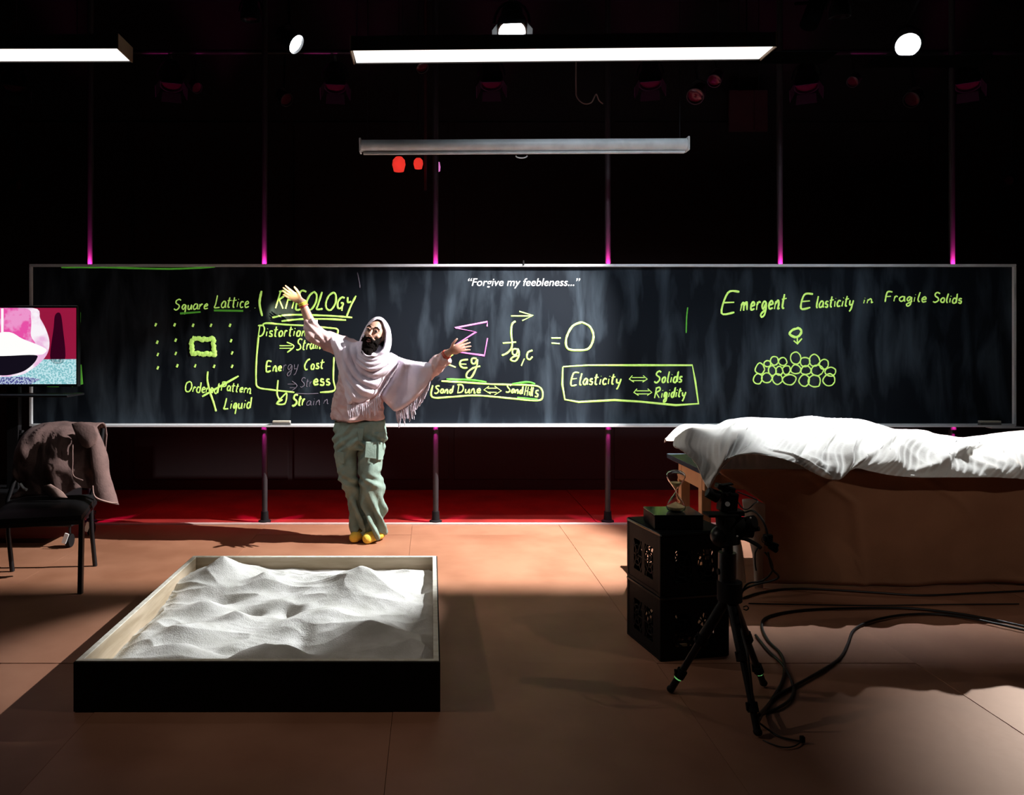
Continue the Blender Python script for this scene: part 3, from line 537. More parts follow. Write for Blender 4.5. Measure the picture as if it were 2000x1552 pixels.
nx, ny = 300, 310; ix0, ix1, iy0, iy1 = X0+TH+.0005, X1-TH-.0005, Y0+TH+.0005, Y1-TH-.0005
XX, YY = np.meshgrid(np.linspace(ix0, ix1, nx), np.linspace(iy0, iy1, ny))
Z = np.full(XX.shape, 0.0); acc = np.zeros(XX.shape)
for (cx, cy, cz, sx, sy, sh, an) in dn:
    cz = base+(cz-base)*1.12
    u = (XX-cx)*math.cos(an)+(YY-cy)*math.sin(an); v = -(XX-cx)*math.sin(an)+(YY-cy)*math.cos(an)
    r = np.sqrt((u/sx)**2+(v/sy)**2); h = (cz-base)*np.exp(-(np.power(r+1e-6, sh))*.9); acc += np.exp(h*60)
Z = base+np.log(acc-len(dn)+1)/60
for (cx, cy, d, sx, sy) in pits: Z -= d*np.exp(-((XX-cx)/sx)**2-((YY-cy)/sy)**2)
Z -= .03*np.exp(-((XX-ix0)/.06)**2)*(1-.6*np.exp(-((YY-4.5)/.3)**2))
def nz2(x, y, s, o=0): return noise.noise(Vector((x*s+o, y*s*1.3, o)))
for j in range(ny):
    for i in range(nx):
        x, y = XX[j, i], YY[j, i]; wv = nz2(x, y, 2.2, 9)
        Z[j, i] += .012*nz2(x+.3*wv, y, 3.2, 1)+.010-.024*abs(nz2(x+.15*wv, y*1.2+.2*wv, 4.2, 5))**.8+.002*nz2(x, y, 20, 2)+.0010*math.sin((y+.35*x+.12*wv)*170)*max(0, nz2(x, y, 3, 4))+.0007*nz2(x, y, 70, 3)
Z = np.minimum(Z, .285); Z = np.maximum(Z, .03)
rows_ = [[Vector((XX[j, i], YY[j, i], Z[j, i])) for i in range(nx)] for j in range(ny)]
o = MB().grid(rows_).build('sand', 'sand', sb, smooth=180); o['kind'] = 'stuff'
# ---------------------------------------------------------------- chair with jacket
ca = math.radians(14)
cen = Vector(((-2.27-2.6)/2, (5.22+4.49)/2, 0))
ch = thing('stacking_chair', 'black chair with a brown jacket over its back, at left', 'chair', cen, 0)
fr, fl_, rr_, rl = Vector((-2.11, 4.62, 0)), Vector((-2.60, 4.50, 0)), Vector((-2.275, 5.20, 0)), Vector((-2.77, 5.08, 0))
SZ = .472
for p_, q_ in ((fr, fr+Vector((0, .02, SZ-.03))), (fl_, fl_+Vector((0, .02, SZ-.03)))):
    MB().bar(p_, q_, .028, .028).build('leg', 'blackmetal', ch, bevel=.004)
back = Vector((-.03, .10, 0))
for p_ in (rr_, rl):
    MB().tube([p_, p_+Vector((-.015, -.02, .25)), p_+Vector((-.02, -.02, SZ)), p_+Vector((0, .04, .62)), p_+Vector((.01, .10, .92))], .015, 10).build('leg', 'blackmetal', ch, smooth=50)
m_ = MB()
for a_, b_ in ((fr, fl_), (rr_, rl), (fr, rr_), (fl_, rl)): m_.bar(a_+Vector((0, 0, SZ-.04)), b_+Vector((0, 0, SZ-.04)), .024, .024)
m_.build('seat_frame', 'blackmetal', ch)
sc_ = (fr+fl_+rr_+rl)/4; sm = MB(); n_ = 12
ux = (fr-fl_).normalized(); uy = (rr_-fr).normalized(); rws = []
for side_ in (1, 0):
    for j in range(n_+1) if side_ else []:
        r_ = []
        for i in range(n_+1):
            s_, t_ = i/n_*2-1, j/n_*2-1; p_ = fl_.lerp(fr, (s_*1.03+1)/2).lerp(rl.lerp(rr_, (s_*1.03+1)/2), (t_*1.02+1)/2)
            e_ = max(abs(s_), abs(t_)); r_.append(p_+Vector((0, 0, SZ+.035*(1-e_**6)+.0)))
        rws.append(r_)
low = [[v*1 - Vector((0, 0, v.z-(SZ-.03))) for v in r_] for r_ in rws]
sm.grid(rws); sm.grid(low)
ring = lambda R: [v for v in R[0]]+[r_[-1] for r_ in R[1:]]+R[-1][::-1][1:]+[r_[0] for r_ in R[::-1][1:-1]]
sm.grid([ring(rws), ring(low)], close=True); sm.build('seat', 'chairseat', ch, smooth=60)
bk = MB(); rws = []
b0, b1 = rl+Vector((.01, .07, 0)), rr_+Vector((.01, .07, 0))
for j in range(9):
    z_ = .56+.34*j/8
    rws.append([b0.lerp(b1, .02+.96*i/10)+Vector((0, -.03+.045*(1-((i-5)/5)**2)+.02*(z_-.56), z_)) for i in range(11)])
bk.grid(rws); bk.grid([[v+Vector((0, .03, 0)) for v in r_] for r_ in rws]); bk.grid([ring(rws), [v+Vector((0, .03, 0)) for v in ring(rws)]], close=True)
bk.build('backrest', 'chairseat', ch, smooth=60)
# jacket draped over the back
jk = thing('jacket', 'brown mauve cotton jacket draped over the back of the black chair', 'jacket', ((rr_+rl)/2+Vector((0, 0, .45))))
def fold(p, a=.03):
    v = Vector((p.x*9+1.7*p.z, 0, p.z*5)); w_ = noise.noise(v*1.0); w2 = noise.noise(v*2.6+Vector((3, 1, 0)))
    return a*w_+a*.45*w2-a*.5*abs(noise.noise(v*1.7+Vector((8, 0, 2))))
def cloth(rows_, name, m, parent, th=.006, fine=True, k=4, kv=4, amp=.03, dirv=Vector((0, -1, 0))):
    R = []
    for r_ in rows_: R.append(catmull(r_, k))
    cols = [catmull([r_[i] for r_ in R], kv) for i in range(len(R[0]))]
    g_ = [[cols[i][j]+dirv*fold(cols[i][j], amp) for i in range(len(cols))] for j in range(len(cols[0]))]
    o = MB().grid(g_).build(name, m, parent, smooth=180)
    s_ = o.modifiers.new('thick', 'SOLIDIFY'); s_.thickness = th; s_.offset = 0
    return o
top = .985
def JP(x, y, Y=5.06): return P(x, y, Y)
front = [[JP(38, 850, 5.14), JP(60, 838, 5.14), JP(100, 832, 5.14), JP(145, 834, 5.14), JP(187, 835, 5.18)],
         [JP(28, 880, 5.0), JP(62, 860, 4.97), JP(100, 856, 4.97), JP(145, 858, 4.98), JP(196, 862, 5.05)],
         [JP(30, 925, 4.98), JP(65, 905, 4.93), JP(102, 905, 4.93), JP(148, 905, 4.95), JP(205, 905, 5.05)],
         [JP(38, 950, 4.97), JP(68, 940, 4.92), JP(105, 938, 4.92), JP(150, 930, 4.94), JP(212, 940, 5.07)],
         [JP(20, 974, 4.96), JP(72, 968, 4.90), JP(112, 970, 4.88), JP(158, 952, 4.92), JP(215, 965, 5.07)]]
bkp = [[v+Vector((0, .12, -.10)) for v in front[0]], [v+Vector((0, .12, .005)) for v in front[0]]]
bkp = [[v+Vector((0, .17, -.42)) for v in front[0]], [v+Vector((0, .15, -.02)) for v in front[0]]]
cloth(bkp+front, 'body_panel', 'jacket', jk, .007, k=7, kv=6, amp=.06)
cloth([[JP(165, 832, 5.02), JP(187, 838, 5.05)], [JP(178, 880, 4.96), JP(204, 876, 5.02)], [JP(182, 930, 4.93), JP(214, 925, 5.02)], [JP(180, 960, 4.93), JP(226, 960, 5.02)], [JP(190, 978, 4.93), JP(232, 985, 5.03)]], 'sleeve', 'jacket', jk, .03, k=8, amp=.02)
cloth([[JP(140, 828, 4.99), JP(160, 824, 4.99), JP(185, 832, 5.0)], [JP(148, 850, 4.95), JP(168, 858, 4.93), JP(190, 850, 4.96)], [JP(158, 868, 4.96), JP(172, 874, 4.95), JP(186, 866, 4.97)]], 'collar', 'jacket', jk, .01, amp=.015)
cloth([[JP(86, 948, 4.86), JP(98, 945, 4.86)], [JP(96, 960, 4.85), JP(118, 958, 4.85)], [JP(102, 971, 4.84), JP(130, 972, 4.84)]], 'cuff', 'jacketpale', jk, .02, amp=.01)
MB().tube(catmull([JP(142, 868, 4.90), JP(142, 900, 4.88), JP(143, 928, 4.88), JP(162, 938, 4.88)], 5), .004, 6).build('zip', 'jacketpale', jk)
MB().tube(catmull([JP(181, 948, 4.90), JP(186, 970, 4.9), JP(215, 981, 4.97), JP(229, 982, 4.99)], 5), .005, 6).build('hem_seam', 'jacketpale', jk)
MB().tube(catmull([JP(40, 945, 4.93), JP(46, 953, 4.91), JP(52, 956, 4.9)], 5), .009, 8).build('buckle', 'alu', jk)
# ---------------------------------------------------------------- television on rolling stand
TY = 5.72
sx0, sx1 = -3.66, (148-CX)*TY/F; zt, zb = H-(600-CY)*TY/F, H-(751-CY)*TY/F
tv = thing('television_stand', 'black rolling television stand behind the chair', 'stand', ((sx0+sx1)/2, TY+.15, 0))
MB().box((sx0+.50, TY+.10, .95), (.09, .05, 1.3)).build('upright', 'blackmetal', tv, bevel=.005)
MB().box((sx0+.50, TY+.10, .30), (.9, .30, .22)).build('base_box', 'blackmetal', tv, bevel=.01)
MB().box((sx0+.50, TY-.02, zb-.075), (1.05, .28, .015)).build('shelf', 'blackmetal', tv, bevel=.004)
for X in (sx0+.08, sx1-.06):
    for Yc in (TY-.03, TY+.33):
        Xc = X if X < -3 else (135-CX)*5.68/F
        w_ = MB().tube([(Xc-.015, Yc, .048), (Xc+.015, Yc, .048)], .048, 20).build('caster_wheel', 'black', tv, smooth=40)
        MB().box((Xc-.008, Yc-.052, .075), (.030, .01, .075), Matrix.Rotation(.35, 3, 'Y')).build('caster_fork', 'screenwhite', w_)  # chrome bracket coloured white to paint in its highlight
        MB().cyl((Xc, Yc, .10), (Xc, Yc, .20), .009, 8).build('caster_stem', 'blackmetal', w_)
MB().box((sx0+.5, TY+.15, .17), (1.02, .42, .03)).build('foot_frame', 'blackmetal', tv, bevel=.004)
sc = thing('television', 'television screen at left showing a close-up of an hourglass bulb', 'television', ((sx0+sx1)/2, TY+.03, zb-.03))
MB().box(((sx0+sx1)/2, TY+.035, (zt+zb)/2), (sx1-sx0+.02, .05, zt-zb+.03)).build('bezel', 'gloss', sc, bevel=.004)
def sm_(name, c, e=1.0, rough=.4, c2=None, scale=10):
    return mat(name, tuple(k*.05 for k in c), rough, 0, tuple(k*.04 for k in (c2 or c)), scale)
def scr(pts, col, lay, name, noisec=None, strength=1.0):
    m_ = bpy.data.materials.new('screen_'+name); m_.use_nodes = True; nt = m_.node_tree; b = nt.nodes['Principled BSDF']; b.inputs['Base Color'].default_value = (.01, .01, .01, 1); b.inputs['Roughness'].default_value = .3
    b.inputs['Emission Color'].default_value = (*col, 1); b.inputs['Emission Strength'].default_value = strength
    if noisec:
        n = nt.nodes.new('ShaderNodeTexNoise'); n.inputs['Scale'].default_value = noisec[1]; n.inputs['Detail'].default_value = 3; r = nt.nodes.new('ShaderNodeValToRGB')
        tc_ = nt.nodes.new('ShaderNodeTexCoord'); nt.links.new(tc_.outputs['Object'], n.inputs['Vector'])
        r.color_ramp.elements[0].color = (*noisec[0], 1); r.color_ramp.elements[1].color = (*col, 1); r.color_ramp.elements[0].position = .44; r.color_ramp.elements[1].position = .56
        nt.links.new(n.outputs['Fac'], r.inputs[0]); nt.links.new(r.outputs[0], b.inputs['Emission Color'])
    if name not in ('backdrop', 'tabletop', 'sand_stream', 'dark_foreground'):
        pts = [(v.x, v.y) for v in catmull([Vector((x, y, 0)) for x, y in pts], 5, True)[:-1]]
    q = [P(x, y, TY) for x, y in pts]; q = [Vector((v.x, TY+.008-lay*.0012, v.z)) for v in q]
    q = [Vector((max(v.x, sx0+.005), v.y, min(max(v.z, zb+.004), zt-.004))) for v in q]
    MB().add(q, [tuple(range(len(q)))]).build('picture_'+name, m_, scp)
scp = MB().box(((sx0+sx1)/2, TY+.0105, (zt+zb)/2), (sx1-sx0-.004, .003, zt-zb-.004)).build('screen', 'gloss', sc)
scr([(-130, 600), (148, 600), (148, 703), (-130, 703)], (.30, .008, .045), 1, 'backdrop')
scr([(107, 615), (117, 612), (122, 640), (126, 703), (98, 703), (104, 640)], (.03, .0, .01), 2, 'shadow')
scr([(-130, 703), (148, 701), (148, 751), (-130, 751)], (.55, .8, .85), 2, 'tabletop', ((.2, .5, .55), 75))
def arc(cx, cy, rx, ry, a0, a1, n=24): return [(cx+rx*math.cos(math.radians(a)), cy+ry*math.sin(math.radians(a))) for a in np.linspace(a0, a1, n)]
scr([(-60, 600)]+[(62, 600), (78, 622), (90, 645), (96, 668), (92, 690), (78, 708), (60, 722), (40, 732)]+[(5, 736), (-30, 732), (-60, 722), (-86, 690), (-84, 650), (-70, 620)], (.95, .9, .95), 3, 'glass_rim', ((.85, .5, .75), 6))
scr([(-52, 602), (48, 602), (60, 622), (60, 655), (66, 672), (5, 650), (-50, 672), (-75, 650)], (.80, .08, .38), 4, 'pink_glass', ((.85, .3, .6), 14))
scr([(8, 648), (45, 662), (88, 680), (86, 690), (70, 693), (5, 695), (-80, 693), (-78, 672)], (1, 1, .98), 5, 'white_sand')
scr([(-80, 696), (5, 695), (66, 693), (72, 700), (60, 715), (40, 727), (5, 733), (-40, 726), (-70, 710)], (.006, .004, .01), 6, 'dark_glass')
scr([(2, 602), (7, 602), (7, 650), (2, 650)], (1, .95, .98), 7, 'sand_stream')
scr([(-130, 740), (-20, 738), (45, 735), (80, 740), (60, 751), (-130, 751)], (.05, .05, .25), 8, 'dark_foreground', ((.5, .6, .75), 90))
# ---------------------------------------------------------------- milk crates
A = Vector((1.085, 3.63, 0)); ang = math.radians(11.2); CW, CHT = .355, .30
def crate(loc, label):
    t = thing('milk_crate', label, 'crate', loc, ang, 'stacked milk crates')
    Mx = wm(t)
    def W(x, y, z): return Mx @ Vector((x, y, z))
    R3 = Matrix.Rotation(ang, 3, 'Z'); h = CW/2; th = .006
    for k in range(4):
        Rk = Matrix.Rotation(k*math.pi/2, 4, 'Z'); R = R3 @ Rk.to_3x3()
        def bx(mb, x, z, w_, hh, d=th, off=0): mb.box(Mx @ (Rk @ Vector((x, -h+d/2+off, z))), (w_, d, hh), R)
        mb = MB(); bx(mb, 0, CHT-.0425, CW-.03, .085); bx(mb, 0, .03, CW-.03, .06)
        for s_ in (-1, 1): bx(mb, s_*(h-.045), .137, .06, .16)
        bx(mb, 0, .137, .03, .16)
        bx(mb, 0, .008, CW-.006, .014, .012, -.002)
        p_ = mb.build('side_panel', 'blackplastic', t)
        rm = MB(); bx(rm, 0, CHT-.006, CW, .012, .016, -.004); rm.build('rim', 'gloss', p_, bevel=.002)
        lt = MB()
        for s_ in (-1, 1):
            c_ = s_*.068; rr = .038
            for q_ in range(6):
                a_ = q_*math.pi/3; x0, z0 = c_, .137
                p0_ = Mx @ (Rk @ Vector((x0+.008*math.cos(a_), -h+.004, z0+.008*math.sin(a_)))); p1_ = Mx @ (Rk @ Vector((x0+.07*math.cos(a_), -h+.004, z0+.075*math.sin(a_))))
                lt.bar(p0_, p1_, .0075, .006)
            for rad in (.022, .045):
                pts = [Mx @ (Rk @ Vector((c_+rad*math.cos(a_), -h+.004, .137+rad*1.15*math.sin(a_)))) for a_ in np.linspace(0, 2*math.pi, 13)]
                lt.tube(pts, .0042, 5, cap=False)
            for sx in (-1, 1):
                for sz in (-1, 1): lt.bar(Mx @ (Rk @ Vector((c_+sx*.032, -h+.004, .137+sz*.08))), Mx @ (Rk @ Vector((c_+sx*.06, -h+.004, .137+sz*.03))), .008, .006)
        lt.build('lattice', 'blackplastic', p_)
    for sx in (-1, 1):
        for sy in (-1, 1): MB().box(W(sx*(h-.009), sy*(h-.009), CHT/2), (.022, .022, CHT-.004), R3).build('corner_post', 'blackplastic', t, bevel=.004)
    bt = MB(); 
    for k in range(5): bt.box(W(-.14+.07*k, 0, .008), (.012, CW-.03, .006), R3); bt.box(W(0, -.14+.07*k, .008), (CW-.03, .012, .006), R3)
    bt.build('bottom_grid', 'blackplastic', t)
    return t
cc = A+Matrix.Rotation(ang, 3, 'Z') @ Vector((CW/2, CW/2, 0))
c1_ = crate((cc.x, cc.y, 0.001), 'lower black plastic milk crate standing on the floor')
c2_ = dup(c1_, (cc.x, cc.y, CHT+.003), ang, 'upper black plastic milk crate under the flat box')
# aluminium glint trim of the upper crate rim and flat box on top
zt_ = 2*CHT+.003
R3 = Matrix.Rotation(ang, 3, 'Z')
bxm = thing('flat_box', 'flat glossy black box on the upper crate, holding the hourglass', 'box', (1.19, 3.80, zt_), 0)
MB().box((cc.x, cc.y, zt_+.0015), (CW-.006, CW-.006, .003), R3).build('base_sheet', 'blackplastic', bxm)
MB().box((1.195, 3.80, zt_+.036), (.235, .20, .066)).build('box_body', 'blackplastic', bxm, bevel=.004)
MB().box((1.195, 3.80, zt_+.071), (.237, .202, .006)).build('box_lid', 'gloss', bxm, bevel=.002)
# ---------------------------------------------------------------- hourglass
hz = zt_+.0745; hc = P(1320, 990, 3.79)
hg = thing('hourglass', 'clear glass hourglass with tan sand standing on the flat black box', 'hourglass', (hc.x, 3.79, hz))
S_ = .0465
prof = [(.34, 0), (.62, .01), (.86, .10), (1.0, .35), (.98, .55), (.78, .95), (.45, 1.45), (.16, 1.88), (.07, 2.05), (.07, 2.15), (.16, 2.32), (.45, 2.75), (.80, 3.20), (1.0, 3.62), (.98, 3.85), (.82, 4.12), (.5, 4.28), (.15, 4.34), (.001, 4.35)]
o_ = Vector((hc.x, 3.79, hz)); outer = [(r*S_, z*S_) for r, z in prof]; inner = [(max(r*S_-.0022, .0005), z*S_+(.002 if z < 1 else 0)-(.002 if z > 3.9 else 0)) for r, z in prof][::-1]
gb = MB().lathe(outer+inner+[outer[0]], o_, None, 28, cap=False).build('glass_bulb', 'glass', hg, smooth=60)
MB().lathe([(.5*S_, .06*S_), (.9*S_, .35*S_), (.93*S_, .5*S_), (.5*S_, .72*S_), (.02*S_, 1.0*S_)], o_, None, 24).build('lower_sand', 'hsand', hg, smooth=50)
MB().lathe([(.02*S_, 2.45*S_), (.38*S_, 2.75*S_), (.6*S_, 3.02*S_), (.6*S_, 3.05*S_), (.05*S_, 2.98*S_)], o_, None, 24).build('upper_sand', 'hsand', hg, smooth=50)
MB().lathe([(.38*S_, 0), (.5*S_, .02*S_), (.5*S_, .05*S_), (.1*S_, .06*S_)], o_, None, 24).build('glass_foot', 'glass', hg, smooth=50)
# ---------------------------------------------------------------- tripod with camera
tp = thing('tripod', 'small black tripod on the floor in front of the milk crates', 'tripod', (1.24, 3.2, 0))
hub = P(1425, 1158, 3.2)
feet = [G(1480, 1437), G(1310, 1352), G(1491, 1340)]
for i, ft in enumerate(feet):
    s0 = hub+(ft-hub)*.04; ft = ft+Vector((0, 0, .012)); k1, k2 = s0.lerp(ft, .45), s0.lerp(ft, .82)
    lg = MB().tube([s0, k1], .021, 12).build('leg', 'blackmetal', tp, smooth=50)
    MB().tube([k1, ft], .0145, 10).build('lower_tube', 'blackmetal', lg, smooth=50)
    for q_, r_ in ((k1, .027), (k2, .022)):
        dd = (ft-s0).normalized(); MB().tube([q_-dd*.018, q_+dd*.018], r_, 10).build('leg_clamp', 'black', lg, smooth=50)
        MB().bar(q_+Vector((-.02, -.005, -.012)), q_+Vector((-.024, -.005, .02)), .012, .010).build('clamp_lever', 'black', lg, bevel=.002)
    MB().ell(ft+Vector((0, 0, .004)), (.017, .017, .015)).build('rubber_foot', 'black', lg, smooth=60)
    if i: MB().tube([k2+(ft-k2)*.15, k2+(ft-k2)*.3], .0165, 8).build('marker_ring', 'green_led', lg, smooth=50, label='pale green marker ring')
hd = P(1412, 1052, 3.2)
MB().tube([hub-Vector((0, 0, .03)), (hub.x-.01, 3.2, hd.z)], .022, 12).build('centre_column', 'blackmetal', tp, smooth=50)
MB().tube([hub-Vector((0, 0, .03)), hub+Vector((0, 0, .05))], .050, 14).build('hub_collar', 'black', tp, smooth=40)
MB().tube([(hub.x-.01, 3.2, hub.z+.05), (hub.x-.01, 3.2, hub.z+.17)], .036, 14).build('column_sleeve', 'blackmetal', tp, smooth=40)
MB().tube([(hub.x-.05, 3.2, hub.z+.09), (hub.x+.01, 3.2, hub.z+.09)], .013, 10).build('column_knob', 'black', tp, smooth=40)
MB().ell(hd+Vector((0, 0, .01)), (.052, .045, .048)).build('ball_housing', 'blackmetal', tp, smooth=60)
for a_, b_ in (((1425, 1028), (1468, 1030)), ((1418, 1008), (1424, 1062))): MB().tube([P(*a_, 3.2), P(*b_, 3.19)], .043, 14).build('pan_head', 'black', tp, smooth=40)
MB().tube([P(1462, 1020, 3.18), P(1474, 1018, 3.16)], .026, 14).build('tilt_knob', 'black', tp, smooth=40)
MB().tube([P(1468, 1034, 3.18), P(1483, 1032, 3.16)], .010, 10).build('lock_knob', 'black', tp, smooth=40)
MB().ell(P(1466, 1011, 3.14), (.004, .003, .004)).build('screw', 'alu', tp, smooth=60); MB().ell(P(1440, 1047, 3.14), (.004, .003, .004)).build('screw', 'alu', tp, smooth=60)
MB().tube(catmull([P(1432, 1050, 3.19), P(1455, 1052, 3.15), P(1476, 1062, 3.1), P(1486, 1070, 3.08)], 5), [.008]*16, 8).build('pan_handle', 'black', tp, smooth=50)
plt = P(1410, 1004, 3.2); MB().box(plt, (.135, .075, .012)).build('mounting_plate', 'black', tp, bevel=.003)
cm = thing('video_camera', 'small black camera on the tripod aimed at the hourglass', 'camera', plt+Vector((0, 0, .0065)))
rc = Matrix.Rotation(.12, 3, 'Y'); bc = P(1421, 979, 3.2)
MB().box(bc, (.07, .06, .085), rc).build('camera_body', 'blackplastic', cm, bevel=.008)
MB().box(P(1416, 952, 3.2), (.075, .05, .022), Matrix.Rotation(.25, 3, 'Y')).build('top_handle', 'blackplastic', cm, bevel=.006)
MB().box(P(1432, 1000, 3.2), (.075, .062, .022)).build('base_block', 'blackplastic', cm, bevel=.004)
MB().tube([P(1402, 970, 3.2), P(1382, 961, 3.2)], [.026, .022], 16).build('lens_barrel', 'black', cm, smooth=40)
MB().tube([P(1383, 961.5, 3.2), P(1381, 960.5, 3.2)], .018, 16).build('front_lens', 'gloss', cm, smooth=40)
MB().tube([P(1421, 984, 3.165), P(1421, 984, 3.155)], .010, 12).build('side_dial', 'alu', cm, smooth=40)
MB().tube([P(1420, 966, 3.165), P(1428, 962, 3.155)], .006, 8).build('side_button', 'blackmetal', cm, smooth=40)
MB().box(P(1418, 946, 3.19), (.05, .03, .006), Matrix.Rotation(-.15, 3, 'Y')).build('hot_shoe', 'blackmetal', cm)
# ---------------------------------------------------------------- cables
def cable(pts, r, label, name='cable', part=None):
    o = MB().tube(catmull(pts, 8), r, 7).build(name, 'cable', part, smooth=60)
    if part is None: tag(o, label, 'cable', 'cables around the tripod and table')
    return o
def g_(x, y, z=.006): return G(x, y, z)
ad = P(1502, 1063, 3.05)
adp = thing('cable_adapter', 'black adapter block with coiled cable ties hanging beside the tripod head', 'adapter', ad-Vector((0, 0, .03)))
MB().box(ad+Vector((.01, 0, 0)), (.05, .022, .024), Matrix.Rotation(.35, 3, 'Y')).build('adapter_body', 'blackplastic', adp, bevel=.004)
MB().box(P(1500, 1050, 3.05), (.034, .02, .028)).build('plug', 'blackplastic', adp, bevel=.004)
MB().tube([P(1503, 1066, 3.05), P(1517, 1075, 3.05)], .011, 10).build('strain_relief', 'black', adp, smooth=50)
MB().tube(catmull([P(1494+6*math.cos(a), 1053+7*math.sin(a), 3.04) for a in np.linspace(0, 6.28, 9)], 3), .0018, 5).build('cable_tie', 'cable', adp)
cable([P(1456, 1000, 3.15), P(1470, 997, 3.1), P(1484, 1008, 3.07), P(1494, 1025, 3.05), P(1500, 1046, 3.05)], .0045, 'thin cable arching from camera down to the adapter block')
cable([P(1440, 978, 3.2), P(1450, 992, 3.17), P(1460, 994, 3.15), P(1472, 984, 3.14), P(1478, 976, 3.2), P(1440, 960, 3.2)], .0028, 'thin cable looping behind the camera')
cable([P(1481, 1068, 3.05), P(1475, 1080, 3.05), P(1475, 1100, 3.05), P(1477, 1114, 3.05)], .003, 'short cable end dangling left below the adapter block')
cable([P(1500, 1078, 3.05), P(1508, 1110, 3.06), P(1521, 1125, 3.08), P(1510, 1133, 3.1), P(1480, 1140, 3.15), P(1455, 1150, 3.18), P(1445, 1165, 3.19), P(1440, 1200, 3.18), P(1462, 1290, 3.0), g_(1475, 1420)], .0045, 'cable falling from adapter block and bending back to the tripod hub')
cable([P(1494, 1078, 3.06), P(1506, 1095, 3.07), P(1508, 1115, 3.09), P(1490, 1133, 3.14), P(1460, 1140, 3.18), P(1448, 1160, 3.19)], .004, 'inner cable hanging from adapter block to the tripod hub')
cable([P(1452, 1185, 3.2), P(1458, 1183, 3.19), P(1462, 1187, 3.19), P(1458, 1191, 3.19), P(1452, 1189, 3.2)], .0025, 'tiny loop of cord at the tripod hub')
cable([g_(2010, 1225, .008), g_(1930, 1208, .008), g_(1850, 1195, .008), g_(1760, 1187), g_(1640, 1188), g_(1560, 1192), g_(1500, 1204), g_(1488, 1222), g_(1500, 1250), g_(1524, 1275), g_(1532, 1300), g_(1528, 1330), g_(1505, 1370), P(1483, 1395, 2.97)], .007, 'thick floor cable running furthest back, curling round to the front leg of the tripod')
cable([g_(2010, 1232, .012), g_(1900, 1208, .012), g_(1830, 1199), g_(1760, 1201), g_(1700, 1213), g_(1668, 1230), g_(1656, 1258), g_(1640, 1285), g_(1600, 1312), g_(1550, 1340), g_(1515, 1360), g_(1494, 1385), P(1480, 1410, 2.96)], .007, 'thick floor cable making an S bend in front of the table')
cable([g_(1476, 1240), g_(1500, 1270), g_(1530, 1300), g_(1548, 1335), g_(1546, 1362), g_(1520, 1382), g_(1494, 1392), P(1480, 1402, 2.96)], .0065, 'floor cable bowing out right of the tripod legs')
cable([g_(1450, 1168), g_(1480, 1158), g_(1530, 1150), g_(1600, 1150), g_(1700, 1156), g_(1800, 1162), g_(1900, 1158), g_(2010, 1153)], .006, 'thin floor cable lying along the bottom of the brown drape')
cable([g_(1462, 1178), g_(1560, 1180), g_(1700, 1182), g_(1850, 1180), g_(1990, 1179)], .004, 'thin straight floor cable behind the thick ones')
cb = cable([P(1484, 1412, 2.96), g_(1500, 1424, .012), g_(1520, 1437), g_(1545, 1444), g_(1562, 1447)], .004, 'thin cable ending in a small plug at the tripod foot')
MB().box(G(1567, 1443, .012), (.016, .016, .022)).build('plug', 'blackplastic', cb, bevel=.002)
cable([G(1490, 1445, .004), g_(1525, 1458, .004), g_(1550, 1457, .004), g_(1566, 1447, .004)], .0025, 'very thin cord on the floor right of the tripod foot')
# ---------------------------------------------------------------- table
tx0, tx1, ty0, ty1, tz = 1.62, 4.9, 4.60, 5.28, .75
tb = thing('work_table', 'long pine table with slate top under the white dust sheet', 'table', ((tx0+tx1)/2, (ty0+ty1)/2, 0))
MB().box(((tx0+tx1)/2, (ty0+ty1)/2, tz-.016), (tx1-tx0, ty1-ty0, .032)).build('table_top', 'tabletop', tb, bevel=.003)
for nm, c, d in (('apron', (tx0+.075, (ty0+ty1)/2+.03, tz-.095), (.022, ty1-ty0-.20, .12)), ('apron', ((tx0+tx1)/2, ty1-.08, tz-.095), (tx1-tx0-.2, .022, .12)), ('apron', ((tx0+tx1)/2, ty0+.20, tz-.095), (tx1-tx0-.2, .022, .12)), ('apron', (tx1-.075, (ty0+ty1)/2+.03, tz-.095), (.022, ty1-ty0-.20, .12))):
    MB().box(c, d).build(nm, 'tablewood', tb, bevel=.002)
for X in (tx0+.09, tx1-.09):
    for Y in (ty0+.2, ty1-.09): MB().box((X, Y, (tz-.035)/2), (.06, .06, tz-.035)).build('leg', 'tablewood', tb, bevel=.004)
# brown drape hanging in front of the table
def vfold(x, z, s=1): return .012*math.sin(x*7+z*2)+.008*math.sin(x*17+1.3)+.012*noise.noise(Vector((x*3, z*1.2, 0)))
dr = []
for j in range(26):
    t_ = j/25; z_ = .755-t_*.745
    r_ = []
    for i in range(170):
        x_ = 1.96+i*(4.95-1.96)/169
        d_ = x_*.5-z_; crease = .018*math.exp(-((x_-(2.55-.25*(z_-.4)))/.035)**2)+.012*math.exp(-((x_-(3.1-.8*(z_-.65)))/.03)**2)*max(0, z_-.3)*3
        lf = 1.70+.30*min(1, max(0, (.745-z_)/.2)); x_ = lf+(x_-1.96)*(4.95-lf)/(4.95-1.96)
        r_.append(Vector((x_, 4.575+.19*t_-vfold(x_, z_)*(.3+.7*t_)-crease, max(z_+.01*math.sin(x_*4)*t_, .006))))
    dr.append(r_)
dp = thing('brown_drape', 'brown canvas drape hanging to the floor in front of the table', 'drape', (3.4, 4.75, 0))
o = MB().grid(dr).build('hanging_cloth', 'tan', dp, smooth=180); s_ = o.modifiers.new('thick', 'SOLIDIFY'); s_.thickness = .004
